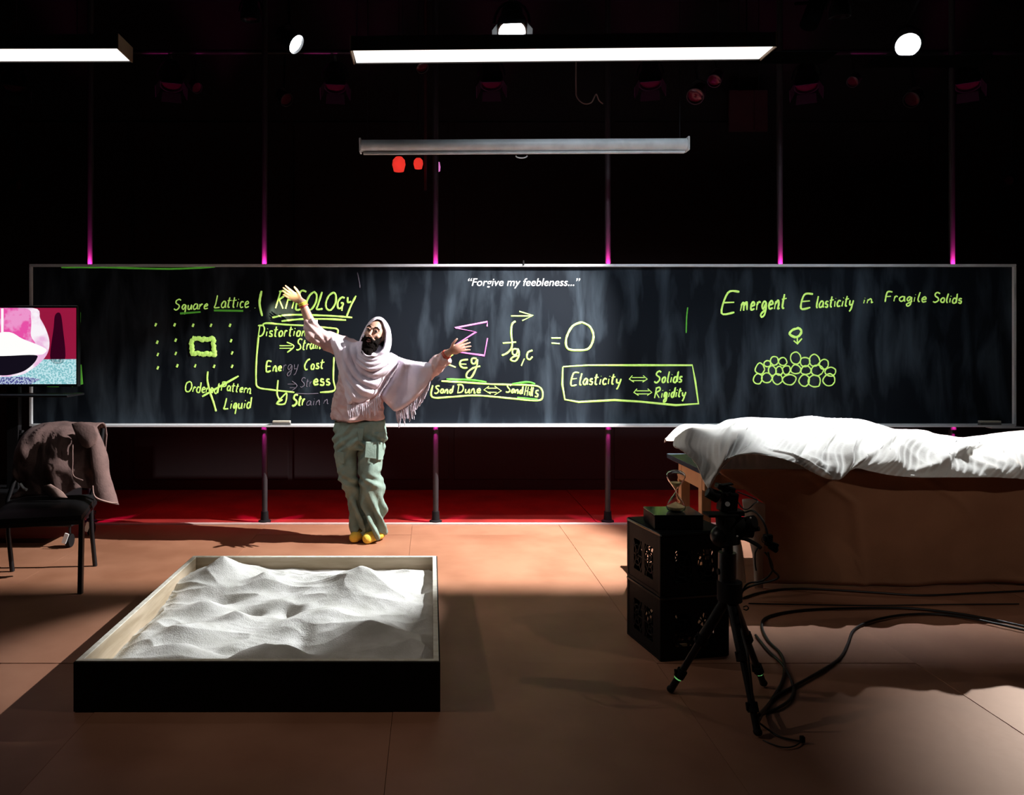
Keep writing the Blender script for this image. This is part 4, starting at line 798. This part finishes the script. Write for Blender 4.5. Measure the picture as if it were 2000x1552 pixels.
hm = [[P(1450, 975, 4.60), P(1462, 973, 4.60), P(1478, 976, 4.60), P(1495, 985, 4.60)], [P(1455, 1020, 4.62), P(1468, 1020, 4.60), P(1482, 1020, 4.6), P(1494, 1020, 4.62)], [P(1470, 1085, 4.66), P(1476, 1085, 4.65), P(1484, 1085, 4.65), P(1491, 1085, 4.67)], [P(1474, 1148, 4.72), P(1479, 1148, 4.71), P(1484, 1148, 4.71), P(1490, 1148, 4.72)]]
cloth(hm, 'pale_side_fold', 'palehem', dp, .004, amp=.004)  # paler colour paints the side light on the drape's turned edge
cloth([[P(1432, 1050, 4.5), P(1440, 1048, 4.5), P(1446, 1052, 4.5)], [P(1424, 1085, 4.5), P(1440, 1085, 4.48), P(1452, 1085, 4.5)], [P(1420, 1110, 4.5), P(1438, 1110, 4.48), P(1454, 1112, 4.5)], [P(1420, 1138, 4.5), P(1440, 1138, 4.49), P(1457, 1138, 4.5)]], 'hanging_corner', 'canvas', dp, .004, amp=.008)
MB().tube([P(1428, 1050, 4.5), P(1428, 960, 4.5)], .004, 6).build('cord', 'palehem', dp)
# white dust sheet over lumpy things on the table
sil = [(1317, 861), (1345, 835), (1380, 830), (1419, 830), (1450, 817), (1500, 817), (1552, 819), (1585, 814), (1620, 818), (1650, 819), (1685, 821), (1720, 830), (1751, 838), (1804, 840), (1846, 849), (1895, 855), (1930, 852), (1965, 848), (2000, 843), (2060, 840), (2200, 845)]
hem = [(1317, 872), (1335, 882), (1361, 908), (1381, 956), (1400, 925), (1420, 895), (1461, 886), (1517, 893), (1559, 906), (1585, 921), (1632, 940), (1667, 915), (1700, 920), (1740, 928), (1790, 932), (1850, 932), (1900, 932), (1950, 932), (1995, 936), (2060, 930), (2200, 925)]
mid = [(1317, 866), (1338, 858), (1360, 868), (1388, 868), (1430, 862), (1470, 868), (1500, 872), (1530, 876), (1560, 885), (1600, 880), (1632, 880), (1680, 880), (1740, 876), (1760, 866), (1800, 880), (1850, 880), (1900, 885), (1960, 880), (2000, 876), (2060, 880), (2200, 885)]
top_ = []
rows7 = [[], [], [], [], [], []]
def rs(lst, n=260):
    c = catmull([Vector((x, y, 0)) for x, y in lst], 10); return [c[int(i*(len(c)-1)/(n-1))] for i in range(n)]
S1, S2, S3 = rs(sil), rs(mid), rs(hem); n_ = len(S1)
g2 = []
for i in range(n_):
    u = i/(n_-1); tp_ = P(S1[i].x, S1[i].y, 5.02); md = P(S2[i].x, S2[i].y, 4.58); hh_ = P(S3[i].x, S3[i].y, 4.42)
    bd__ = .04+.40*max(0, min(1, (S1[i].x-1360)/150)); ctr = [Vector((tp_.x, 5.22+.2*bd__/.44, max(.5, tp_.z-bd__))), Vector((tp_.x, 5.20+.12*bd__/.44, tp_.z-.2*bd__)), Vector((tp_.x, 5.18, tp_.z-.02)), tp_, Vector(((tp_.x+md.x)/2, 4.80, max(tp_.z*.42+md.z*.58+.02, .775))), Vector((md.x, 4.56, max(md.z, .77))) if S3[i].y > 900 else md, Vector(((md.x+hh_.x)/2, 4.445, (md.z+hh_.z)/2)), hh_]
    g2.append(catmull(ctr, 14))
CRE = [(1632, 1.0, 1590, .5, 9, .035), (1640, 1.0, 1665, .5, 8, .035), (1650, 1.0, 1740, .55, 10, .04), (1625, 1.0, 1530, .55, 9, .03), (1620, .98, 1500, .72, 8, .03), (1760, .95, 1700, .5, 14, .04), (1800, .9, 1900, .6, 16, .045),
       (1385, 1.0, 1470, .45, 12, .04), (1383, 1.0, 1420, .45, 8, .025), (1950, .95, 1840, .6, 15, .04), (1562, .75, 1575, .55, 6, -.03), (1610, .85, 1612, .6, 8, -.035), (1690, .95, 1700, .6, 12, -.03), (1990, 1, 1940, .6, 10, .035)]
R = []
for j in range(len(g2[0])):
    r_ = []
    for i in range(n_):
        v = g2[i][j]; t_ = j/(len(g2[0])-1); amp = .075*math.sin(math.pi*min(1, max(0, (t_-.35)/.62)))
        wq = noise.noise(Vector((v.x*2, v.y*2, v.z*2)))*.25; f_ = noise.noise(Vector((v.x*3.6+1.5*v.z, v.y*1.8, v.z*2)))*.9+.6*(.35-abs(noise.noise(Vector((v.x*5+3*v.z+wq, v.y*2.5-v.x, 7))))*1.6)+.07*(.3-abs(noise.noise(Vector((v.x*9-4*v.z, v.y*5+wq*6, 3))))*1.4)
        xx = S2[i].x; cr_ = 0
        for (xa, ta, xb, tb_, wd_, am_) in CRE:
            if min(ta, tb_)-.05 < t_ < max(ta, tb_)+.05:
                k_ = (t_-ta)/(tb_-ta); x_c = xa+(xb-xa)*k_; e_ = max(0, min(1, (k_+.1)*4))*max(0, min(1, (1.1-k_)*4)); cr_ += am_*e_*math.exp(-((xx-x_c)/wd_)**2)
        p_ = v+Vector((0, -.8, .45))*(amp*f_+cr_)
        if 4.5 < p_.y < 5.3: p_.z = max(p_.z, .768)
        r_.append(p_)
    R.append(r_)
sh = MB().grid(R).build('dust_sheet', 'canvas', None, smooth=180); tag(sh, 'rumpled white dust sheet draped over the table at right', 'sheet')
s_ = sh.modifiers.new('thick', 'SOLIDIFY'); s_.thickness = .004; s_.offset = 1
# ---------------------------------------------------------------- the standing man
YP = 5.90
pr = thing('person', 'bearded person with both arms raised in hooded lilac shawl and green trousers', 'person', (P(715, 1050, YP).x, YP, 0))
def Q(x, y, d=0): return P(x, y, YP+d)
def remesh(o, vox, it=6, fn=None):
    md = o.modifiers.new('r', 'REMESH'); md.mode = 'VOXEL'; md.voxel_size = vox; md.use_smooth_shade = True
    if it: s = o.modifiers.new('s', 'SMOOTH'); s.iterations = it; s.factor = .5
    me = bpy.data.meshes.new_from_object(o.evaluated_get(bpy.context.evaluated_depsgraph_get())); mm_ = o.data.materials[0]
    o.modifiers.clear(); o.data = me
    if not me.materials: me.materials.append(mm_)
    if fn:
        nrm = [v.normal.copy() for v in me.vertices]; w_ = wm(o)
        for v, n in zip(me.vertices, nrm):
            d = fn(w_ @ v.co, n)
            v.co += d if isinstance(d, Vector) else n*d
    me.polygons.foreach_set('use_smooth', [True]*len(me.polygons)); me.update(); return o
def limb(mb, pts, rad, n=14, k=5, caps=True, flat=1.0):
    q = catmull(pts, k); m = len(pts)-1; rr = []
    for i in range(len(q)):
        t = i/k; a = min(int(t), m-1); f = t-a; ra, rb = rad[a], rad[a+1]
        ra = ra if isinstance(ra, tuple) else (ra, ra*flat); rb = rb if isinstance(rb, tuple) else (rb, rb*flat)
        rr.append((ra[0]+(rb[0]-ra[0])*f, ra[1]+(rb[1]-ra[1])*f))
    mb.tube(q, rr, n, fdir=(0, 1, 0))
    if caps:
        for e_, r_ in ((q[0], rr[0]), (q[-1], rr[-1])): mb.ell(e_, (min(r_), min(r_), min(r_)), None, 12, 8)
# head frame
hcn = Q(731, 655, -.10); up = Vector((.29, .16, .95)).normalized(); fw = Vector((-.22, -1, .10)); fw = (fw-up*fw.dot(up)).normalized(); rt = fw.cross(up).normalized()
HM = Matrix((rt, -fw, up)).transposed()
def hp_(x, y, z): return hcn+HM @ Vector((x, y, z))
body = MB()
limb(body, [Q(702, 848), Q(704, 820), Q(707, 780), Q(712, 735), Q(716, 705)], [(.13, .10), (.135, .10), (.15, .105), (.175, .115), (.13, .09)])
limb(body, [Q(718, 712, -.01), Q(723, 690, -.03), Q(729, 668, -.06)], [.065, .055, .056])
body.ell(hp_(0, .0, .015), (.074, .092, .108), HM, 24, 18); body.ell(hp_(0, -.022, -.05), (.056, .066, .066), HM, 20, 14)
body.tube([hp_(0, -.085, .03), hp_(0, -.103, .0), hp_(0, -.117, -.022), hp_(0, -.100, -.034)], [.007, .010, .014, .010], 10)
body.ell(hp_(-.012, -.100, -.027), (.008, .009, .007), HM, 10, 6); body.ell(hp_(.012, -.100, -.027), (.008, .009, .007), HM, 10, 6)
body.tube([hp_(-.052, -.066, .036), hp_(-.03, -.086, .042), hp_(0, -.088, .036), hp_(.03, -.086, .042), hp_(.052, -.066, .036)], [.006, .009, .007, .009, .006], 8)
for s_ in (-1, 1):
    body.ell(hp_(s_*.045, -.060, -.012), (.018, .018, .016), HM, 12, 8)
    body.ell(hp_(s_*.076, .005, .0), (.010, .018, .030), HM, 10, 8)
# arms
EL, WL = Q(617, 652, -.06), Q(590, 590, -.10)
ER, WR = Q(836, 722, -.16), Q(877, 688, -.30)
limb(body, [Q(690, 692), Q(668, 678, -.01), EL, Q(604, 625, -.08), WL], [.07, .056, .044, .040, .026])
limb(body, [Q(748, 710), Q(775, 718, -.03), ER, Q(858, 702, -.24), WR], [.06, .050, .044, .040, .027])
# legs
LEG1 = [Q(683, 850), Q(675, 890, -.01), Q(681, 932, -.03), Q(693, 985, .01), Q(704, 1040, .0)]
LEG2 = [Q(722, 850), Q(724, 890, -.02), Q(722, 935, -.05), Q(728, 985, -.02), Q(731, 1038, .0)]
limb(body, LEG1, [.080, .070, .050, .045, .034]); limb(body, LEG2, [.080, .070, .050, .045, .034])
def hand(mb, w0, d, s, palm_n, spread=.10, curl=.25, tcurl=.2):
    d = d.normalized(); s = (s-d*s.dot(d)).normalized(); n = palm_n
    n = d.cross(s); n = n if n.dot(palm_n) > 0 else -n
    m = Matrix((s, n, d)).transposed()
    mb.ell(w0+d*.05, (.040, .016, .055), m, 14, 10); mb.ell(w0+d*.075, (.040, .014, .028), m, 14, 8)
    mb.tube([w0-d*.03, w0, w0+d*.03], [(.024, .024), (.026, .019), (.033, .017)], 10, fdir=n)
    L_ = [.074, .082, .076, .060]
    for k in range(4):
        o_ = .030-.020*k; b = w0+d*.085+s*o_; a = (1.5-k)*spread; dd = (d*math.cos(a)+s*math.sin(a)).normalized(); c_ = curl*(.6+.25*k)
        p1 = b+(dd*math.cos(c_*.4)+n*math.sin(c_*.4))*L_[k]*.45; p2 = p1+(dd*math.cos(c_)+n*math.sin(c_))*L_[k]*.32; p3 = p2+(dd*math.cos(c_*1.6)+n*math.sin(c_*1.6))*L_[k]*.28
        mb.tube([b-dd*.02, b, p1, p2, p3], [.0088, .0092, .0084, .0078, .0062], 8); mb.ell(p3, (.0062,)*3, None, 8, 6)
    b = w0+d*.025+s*.022; dd = (d*.62+s*.75+n*tcurl).normalized(); p1 = b+dd*.042; p2 = p1+(dd*.8+d*.45).normalized()*.030; p3 = p2+(dd*.65+d*.6).normalized()*.024
    mb.tube([b-dd*.012, b, p1, p2, p3], [.012, .0125, .0105, .0095, .007], 8); mb.ell(p3, (.007,)*3, None, 8, 6)
hand(body, WL+(WL-EL).normalized()*.008, Vector((-.84, -.12, .50)), Vector((.35, -.45, .85)), Vector((.2, -.8, .6)), .085, -.18)
hand(body, WR+(WR-ER).normalized()*.008, Vector((.88, -.25, .36)), Vector((-.15, -.45, .90)), Vector((0, -.8, .6)), .09, .22)
for a_, b_ in ((LEG1[-1], Q(696, 1051, -.07)), (LEG2[-1], Q(723, 1051, -.09))): limb(body, [Vector((a_.x, a_.y, .05)), Vector(((a_.x+b_.x)/2, (a_.y+b_.y)/2, .045)), Vector((b_.x, b_.y, .036))], [.028, .026, .016])
bo = body.build('body', 'skin', pr)
eyes = [hp_(-.031, -.094, .018), hp_(.031, -.094, .018)]
def eyesock(v, n):
    d = Vector((0, 0, 0))
    for e in eyes:
        r2 = (v-e).length_squared
        if r2 < .004: d += HM @ Vector((0, .016*math.exp(-r2/.00030), 0))
    return d
remesh(bo, .0042, 3, eyesock)
for e in eyes:
    ec = e+HM @ Vector((0, .010, 0)); eb = MB().ell(ec, (.0125, .0125, .0115), HM, 14, 10).build('eye', 'eyewhite', pr, smooth=180)
    MB().ell(ec+HM @ Vector((-.001, -.0105, .0)), (.0062, .003, .0062), HM, 12, 6).build('iris', 'pupil', eb, smooth=180)
    lid = MB().tube([ec+HM @ Vector((.016*math.cos(a)*1.0, -.010-.002*math.sin(a), .004+.008*math.sin(a))) for a in np.linspace(0, math.pi, 9)], .0032, 6).build('eyelid', 'skin', eb, smooth=60)
    sgn = 1 if (e-hcn).dot(rt) > 0 else -1
    MB().tube([hp_(sgn*.013, -.093, .045), hp_(sgn*.032, -.094, .049), hp_(sgn*.052, -.076, .040)], [.0035, .0055, .003], 6).build('eyebrow', 'hair', pr, smooth=60)
MB().tube([hp_(-.022, -.086, -.056), hp_(0, -.098, -.052), hp_(.022, -.086, -.056)], [.003, .006, .003], 8).build('upper_lip', 'lip', pr, smooth=60)
MB().tube([hp_(-.020, -.084, -.068), hp_(0, -.096, -.072), hp_(.020, -.084, -.068)], [.003, .007, .003], 8).build('lower_lip', 'lip', pr, smooth=60)
# beard
bd_ = MB(); bd_.ell(hp_(0, -.034, -.086), (.066, .066, .064), HM, 20, 14); bd_.ell(hp_(0, -.05, -.135), (.050, .046, .052), HM, 18, 12)
for s_ in (-1, 1):
    bd_.tube([hp_(s_*.062, -.030, .000), hp_(s_*.054, -.046, -.040), hp_(s_*.038, -.062, -.070)], [.010, .018, .030], 10)
    bd_.tube([hp_(0, -.102, -.040), hp_(s_*.018, -.097, -.046), hp_(s_*.033, -.082, -.066)], [.007, .011, .014], 8)
bo_ = bd_.build('beard', 'hair', pr)
def brd(v, n):
    l = HM.transposed() @ (v-hcn); d = .0035*noise.noise(v*90)+.003*noise.noise(Vector((v.x*60, v.y*60, v.z*25)))
    if abs(l.x) < .022 and -.076 < l.z < -.050 and l.y < -.05: return HM @ Vector((0, .014, 0))
    return d
remesh(bo_, .004, 2, brd)
# trousers
tr_ = MB()
limb(tr_, [Q(702, 822), Q(702, 838), Q(702, 862), Q(702, 874)], [(.196, .135), (.200, .14), (.185, .14), (.12, .12)], caps=False, n=24)
limb(tr_, [Q(681, 846), Q(674, 872, -.01), Q(677, 905, -.02), Q(681, 932, -.03), Q(687, 962, .0), Q(699, 1003, .01), Q(707, 1032, .0)], [(.105, .12), (.092, .11), (.070, .095), (.062, .085), (.058, .08), (.055, .08), (.058, .085)], caps=False, n=24)
limb(tr_, [Q(726, 846), Q(726, 870, -.01), Q(724, 900, -.03), Q(722, 932, -.05), Q(727, 950, -.04), Q(729, 990, -.02), Q(731, 1040, .0)], [(.108, .12), (.098, .115), (.084, .10), (.080, .09), (.090, .095), (.086, .095), (.076, .105)], caps=False, n=24)
to_ = tr_.build('trousers', 'trouser', pr)
def tfold(v, n):
    c = v.x+noise.noise(v*5)*.03; z = v.z
    f = .0075*noise.noise(Vector((v.x*9+v.z*5, v.y*9, v.z*6)))+.007*(1-2*abs(noise.noise(Vector((v.x*16-v.z*8, v.y*7, v.z*5+3)))))
    kn = math.exp(-((z-.47)/.05)**2); f += .005*kn*math.sin(z*90+v.x*60)
    lo_ = max(0, min(1, (.42-z)/.2)); f += .017*lo_*math.sin((v.x*1.0+z*.42)*85+v.y*20)*(.5+.5*noise.noise(v*6)+.4)
    hi_ = math.exp(-((z-.76)/.06)**2); f += .006*hi_*math.sin(z*90+abs(v.x-P(702, 0, YP).x)*70)
    return f*1.6
remesh(to_, .0065, 3, tfold)
pk = [Q(736, 862, -.13), Q(746, 864, -.07), Q(745, 897, -.07), Q(735, 898, -.135)]
def pocket(q, th, nm='cargo_pocket'):
    n_ = (q[1]-q[0]).cross(q[3]-q[0]).normalized(); n_ = n_ if n_.y < 0 else -n_
    mb = MB(); mb.add(q+[v+n_*th for v in q], [(0, 1, 2, 3), (4, 5, 6, 7), (0, 1, 5, 4), (1, 2, 6, 5), (2, 3, 7, 6), (3, 0, 4, 7)]); return mb.build(nm, 'trouser', pr, bevel=.004)
pocket(pk, .018); pocket([Q(714, 862, -.165), Q(735, 862, -.14), Q(734, 896, -.14), Q(711, 893, -.165)], .012); pocket([Q(660, 880, -.11), Q(672, 883, -.15), Q(673, 905, -.14), Q(663, 902, -.10)], .010)
pocket([Q(697, 836, -.140), Q(712, 836, -.140), Q(708, 860, -.145), Q(701, 860, -.145)], .008, 'fly_flap')
# shirt
st = MB()
limb(st, [Q(699, 818), Q(699, 790), Q(704, 755), Q(711, 725), Q(716, 700)], [(.206, .155), (.190, .145), (.175, .14), (.185, .135), (.13, .10)], caps=False, n=24)
limb(st, [Q(694, 690), Q(668, 676, -.01), Q(632, 662, -.05), Q(613, 650, -.07), Q(607, 626, -.08)], [.085, .080, .066, .060, .050], caps=False, n=16)
limb(st, [Q(746, 708), Q(778, 722, -.03), Q(832, 728, -.16), Q(850, 714, -.21), Q(871, 697, -.27)], [.070, .062, .056, .056, .046], caps=False, n=16)
so = st.build('shirt', 'shirt', pr)
def sfold(v, n):
    f = .008*noise.noise(v*11)+.010*(1-2*abs(noise.noise(Vector((v.x*16+v.z*8, v.y*10, v.z*18)))))
    sl_ = max(0, min(1, (P(650, 0, YP).x-v.x)/.08)); f += .006*sl_*math.sin(v.x*120+v.z*110)
    sr = max(0, min(1, (v.x-P(835, 0, YP).x)/.05)); f += .004*sr*math.sin(v.x*150-v.z*60)
    return f
remesh(so, .0065, 3, sfold)
MB().tube([Q(597, 628, -.08)+Vector((0, -.0, 0)), Q(618, 623, -.08)], .004, 6)
def ringat(c, d, r, w_, m_, nm):
    d = d.normalized(); z = d; x = z.orthogonal().normalized(); y = z.cross(x); pts = [c+x*r*math.cos(a)+y*r*math.sin(a) for a in np.linspace(0, 2*math.pi, 21)]
    return MB().tube(pts, w_, 6, cap=False).build(nm, m_, pr, smooth=60)
for k in range(3): ringat(WL+(EL-WL)*(.02+.05*k), EL-WL, .031, .006, 'braceyel' if k < 2 else 'bracelet', 'wrist_band')
for k in range(2): ringat(WR+(ER-WR)*(.10+.06*k), ER-WR, .032, .0055, 'bracelet', 'wrist_band')
# shawl: closed cushions of cloth cut to an outline, folded in front
def keep_largest(o):
    bm = bmesh.new(); bm.from_mesh(o.data); seen = set(); best = []
    for v in bm.verts:
        if v in seen: continue
        comp = [v]; seen.add(v)
        for u in comp:
            for e in u.link_edges:
                w_ = e.other_vert(u)
                if w_ not in seen: seen.add(w_); comp.append(w_)
        if len(comp) > len(best): best = comp
    b_ = set(best); bmesh.ops.delete(bm, geom=[v for v in bm.verts if v not in b_], context='VERTS'); bm.to_mesh(o.data); bm.free()
def poly_cloth(poly, cell, yf, yb, name, m, fn, edge=.05):
    pts = np.array([(p.x, p.z) for p in poly]); n = len(pts)
    def inside(x, z):
        c = np.zeros(x.shape, bool); j = n-1
        for i in range(n):
            xi, zi_ = pts[i]; xj, zj = pts[j]; cond = ((zi_ > z) != (zj > z)) & (x < (xj-xi)*(z-zi_)/(zj-zi_+1e-12)+xi); c ^= cond; j = i
        return c
    def dist(x, z):
        best = np.full(x.shape, 9.); bx = x.copy(); bz = z.copy()
        for i in range(n):
            ax, az = pts[i]; ex, ez = pts[(i+1) % n]-pts[i]; t = np.clip(((x-ax)*ex+(z-az)*ez)/(ex*ex+ez*ez+1e-12), 0, 1)
            qx, qz = ax+t*ex, az+t*ez; d = np.hypot(x-qx, z-qz); k = d < best; best = np.where(k, d, best); bx = np.where(k, qx, bx); bz = np.where(k, qz, bz)
        return best, bx, bz
    x0, z0 = pts.min(0)-cell; x1, z1 = pts.max(0)+cell
    gx, gz = np.meshgrid(np.arange(x0, x1+cell, cell), np.arange(z0, z1+cell, cell)); ins = inside(gx, gz); ds, bx, bz = dist(gx, gz)
    nyy, nxx = gx.shape; use = ins.copy(); use[1:, :] |= ins[:-1, :]; use[:-1, :] |= ins[1:, :]; use[:, 1:] |= ins[:, :-1]; use[:, :-1] |= ins[:, 1:]
    fs_ = []
    vx = np.where(ins, gx, bx); vz = np.where(ins, gz, bz); d_ = np.where(ins, ds, 0)
    idf = -np.ones(gx.shape, int); idb = idf.copy(); vs = []
    for j in range(nyy):
        for i in range(nxx):
            if use[j, i]:
                x, z = float(vx[j, i]), float(vz[j, i]); e = min(1, float(d_[j, i])/edge); s_ = math.sqrt(max(0, 1-(1-e)**2))
                idf[j, i] = len(vs); vs.append(Vector((x, yf(x, z, s_)-fn(x, z)*min(1, e*2.0), z)))
                if d_[j, i] <= 1e-9 and not ins[j, i]: idb[j, i] = idf[j, i]
                else: idb[j, i] = len(vs); vs.append(Vector((x, yb(x, z, s_), z)))
    for j in range(nyy-1):
        for i in range(nxx-1):
            q = [(j, i), (j, i+1), (j+1, i+1), (j+1, i)]
            if all(use[a] for a in q) and any(ins[a] for a in q):
                fs_.append(tuple(idf[a] for a in q)); fs_.append(tuple(idb[a] for a in q[::-1]))
    mb = MB(); mb.v = vs; mb.f = [f for f in fs_ if len(set(f)) > 2]
    o = mb.build(name, m, pr, smooth=180)
    keep_largest(o)
    s__ = o.modifiers.new('smooth', 'SMOOTH'); s__.iterations = 3; s__.factor = .5
    return o
def poly(l, d=0): return [Vector((v.x, v.y, v.z)) for v in [Q(x, y, d) for x, y in l]]
sp = catmull([Vector((x, y, 0)) for x, y in [(703, 665), (690, 668), (672, 660), (655, 655), (646, 660), (647, 675), (653, 690), (660, 716), (668, 745), (672, 768), (679, 794), (695, 793), (712, 789), (730, 780), (743, 768), (755, 748), (768, 728), (781, 708), (772, 696), (758, 686), (748, 672), (725, 660)]], 4, True)[:-1]
def sfn(x, z):
    X = CX+x*F/YP; Yp = CY+(H-z)*F/YP
    dx, dy = X-735, Yp-668
    r = math.hypot(dx*(1.35 if dx < 0 else 1.0), dy*.92)+5*noise.noise(Vector((X*.03, Yp*.03, 0)))
    a = math.atan2(dy, dx); side_ = max(0, math.sin(a))**.5 if dy > 0 else 0
    lft = max(0, min(1, (690-X)/20))
    f = (.017*(abs(math.sin(r*.185+.5))**.7)*2-.017)*side_*(1-.45*lft)
    f += .010*lft*math.sin(X*.35+Yp*.03+noise.noise(Vector((X*.05, Yp*.02, 4)))*3)
    return f+.006*noise.noise(Vector((X*.06, Yp*.05, 8)))
poly_cloth([Q(v.x, v.y) for v in sp], .0065, lambda x, z, s: YP-.03-.150*s, lambda x, z, s: YP-.03+.165*s, 'shawl', 'shawl', sfn, .10)
cp_ = catmull([Vector((x, y, 0)) for x, y in [(760, 688), (782, 697), (800, 702), (818, 705), (836, 706), (847, 706), (848, 724), (841, 740), (834, 755), (824, 768), (808, 782), (790, 795), (772, 803), (760, 793), (748, 780), (743, 768), (755, 745), (766, 722)]], 4, True)[:-1]
def cfn(x, z):
    X = CX+x*F/YP; Yp = CY+(H-z)*F/YP
    return .016*math.sin((X*.9+Yp*.45)*.16+2.5*noise.noise(Vector((X*.02, Yp*.02, 2))))+.008*noise.noise(Vector((X*.05, Yp*.03, 5)))
cape = lambda x: -.03-.20*max(0, min(1, (CX+x*F/YP-775)/80))
poly_cloth([Q(v.x, v.y) for v in cp_], .0065, lambda x, z, s: YP+cape(x)-.085*s, lambda x, z, s: YP+cape(x)+.085*s, 'shawl_wing', 'shawl', cfn, .045)
# hood
outer = catmull([Vector((x, y, 0)) for x, y in [(738, 618), (748, 621), (757, 631), (763, 645), (765, 665), (763, 680), (757, 692), (742, 700), (722, 703), (705, 697), (698, 685), (701, 668), (708, 650), (717, 633), (727, 622)]], 6, True)[:-1]
inner = catmull([Vector((x, y, 0)) for x, y in [(737, 624), (744, 627), (749, 637), (752, 650), (751, 664), (748, 678), (740, 688), (725, 694), (713, 690), (708, 678), (710, 664), (714, 650), (720, 638), (729, 628)]], 6, True)[:-1]
def rsl(l, n):
    c = sum((v for v in l), Vector())/len(l); l = l+[l[0]]; ds = [0]
    for i in range(1, len(l)): ds.append(ds[-1]+(l[i]-l[i-1]).length)
    out = []
    for k in range(n):
        t = ds[-1]*k/n; i = next(j for j in range(1, len(ds)) if ds[j] >= t); f = (t-ds[i-1])/(ds[i]-ds[i-1]+1e-9); out.append(l[i-1].lerp(l[i], f))
    return out
NH = 72; oo, ii = rsl(outer, NH), rsl(inner, NH); cbk = Vector((735, 658, 0)); rings_ = []
def dep(y): return -.12-.03*max(0, (660-y)/40)*-1-.06*max(0, min(1, (y-660)/35))
for (src, f, dy) in ((ii, .0, .035), (ii, .0, -.02), (ii, .12, -.045), (ii, .35, -.042), (ii, .62, -.02), (ii, .85, .02), (ii, 1, .07)):
    rings_.append([Q((a.lerp(b_, f)).x, (a.lerp(b_, f)).y, dep(a.y)+dy-.006*math.sin(k*.9+f*9)*(f > .1)) for k, (a, b_) in enumerate(zip(ii, oo))])
for f, dy in ((.96, .12), (.82, .18), (.55, .225), (.2, .245), (.02, .25)):
    rings_.append([Q(cbk.x+(b_.x-cbk.x)*f, cbk.y+(b_.y-cbk.y)*f, -.10+dy) for b_ in oo])
o = MB().grid(rings_, close=True).build('hood', 'shawl', pr, smooth=180)
s__ = o.modifiers.new('thick', 'SOLIDIFY'); s__.thickness = .005
# cowl roll at the throat
for k, (r_, dy_) in enumerate(((.020, 0), (.022, 1), (.020, 2))):
    q = [Q(700-k*5, 672+k*4, -.10), Q(704-k*4, 690+k*6, -.17), Q(722, 702+k*9, -.20), Q(742+k*3, 696+k*8, -.18), Q(754+k*5, 684+k*5, -.12)]
    MB().tube(catmull(q, 6), [r_*.5]+[r_]*23+[r_*.5], 10).build('cowl_fold', 'shawl', pr, smooth=180)
# fringe strands
fr_ = MB()
def strand(x, y, L_, dx, d):
    p_ = [Q(x, y, d), Q(x+dx*.4+random.uniform(-1, 1), y+L_*.5, d-.004), Q(x+dx+random.uniform(-2, 2), y+L_, d)]
    fr_.tube(catmull(p_, 3), random.uniform(.0022, .0042), 5)
def along(pts, n, L_, dx, d, jit=3):
    c = catmull([Vector((x, y, 0)) for x, y in pts], 8)
    for k in range(n):
        v = c[int((k+.5)/n*(len(c)-1))]; dd = d(v.x) if callable(d) else d
        strand(v.x, v.y-2, L_+random.uniform(-jit, jit), dx, dd)
along([(679, 792), (695, 792), (712, 788), (730, 780), (743, 768)], 34, 26, 2, lambda x: -.155, 8)
along([(743, 768), (755, 748), (768, 728), (781, 708)], 30, 10, -6, lambda x: -.165)
along([(845, 712), (842, 735), (834, 755), (824, 768), (808, 782)], 44, 28, -7, lambda x: cape(P(x, 0, YP).x)-.02)
along([(808, 782), (790, 795), (772, 803)], 30, 28, 3, lambda x: cape(P(x, 0, YP).x)-.02, 9)
o = fr_.build('fringe', 'shawl', pr, smooth=60); o['kind'] = 'stuff'
MB().tube([Q(650, 818, -.12), Q(664, 822, -.135), Q(680, 824, -.15)], .003, 5).build('hem_stripe', 'jacket', pr)
# feet
for (hx, hy, tx, ty, dt, lab) in ((708, 1045, 689, 1052, -.10, 1), (742, 1042, 715, 1053, -.13, 2)):
    h0, t0 = Q(hx, hy), Q(tx, ty, dt); mb = MB()
    mb.tube(catmull([Vector((h0.x+.015, h0.y+.03, .042)), Vector((h0.x, h0.y-.02, .046)), Vector(((h0.x+t0.x)/2, (h0.y+t0.y)/2, .045)), Vector((t0.x+.01, t0.y+.02, .037)), Vector((t0.x-.012, t0.y-.01, .028))], 4), [.030, .034, .037, .039, .040, .040, .041, .042, .043, .043, .043, .043, .043, .041, .036, .028, .020], 14, .9)
    mb.ell((h0.x+.012, h0.y+.03, .042), (.034, .034, .036))
    f_ = mb.build('sock', 'yellow', pr)
    def flo(v, n): return Vector((0, 0, max(0, .003-v.z)))
    remesh(f_, .006, 3, flo)
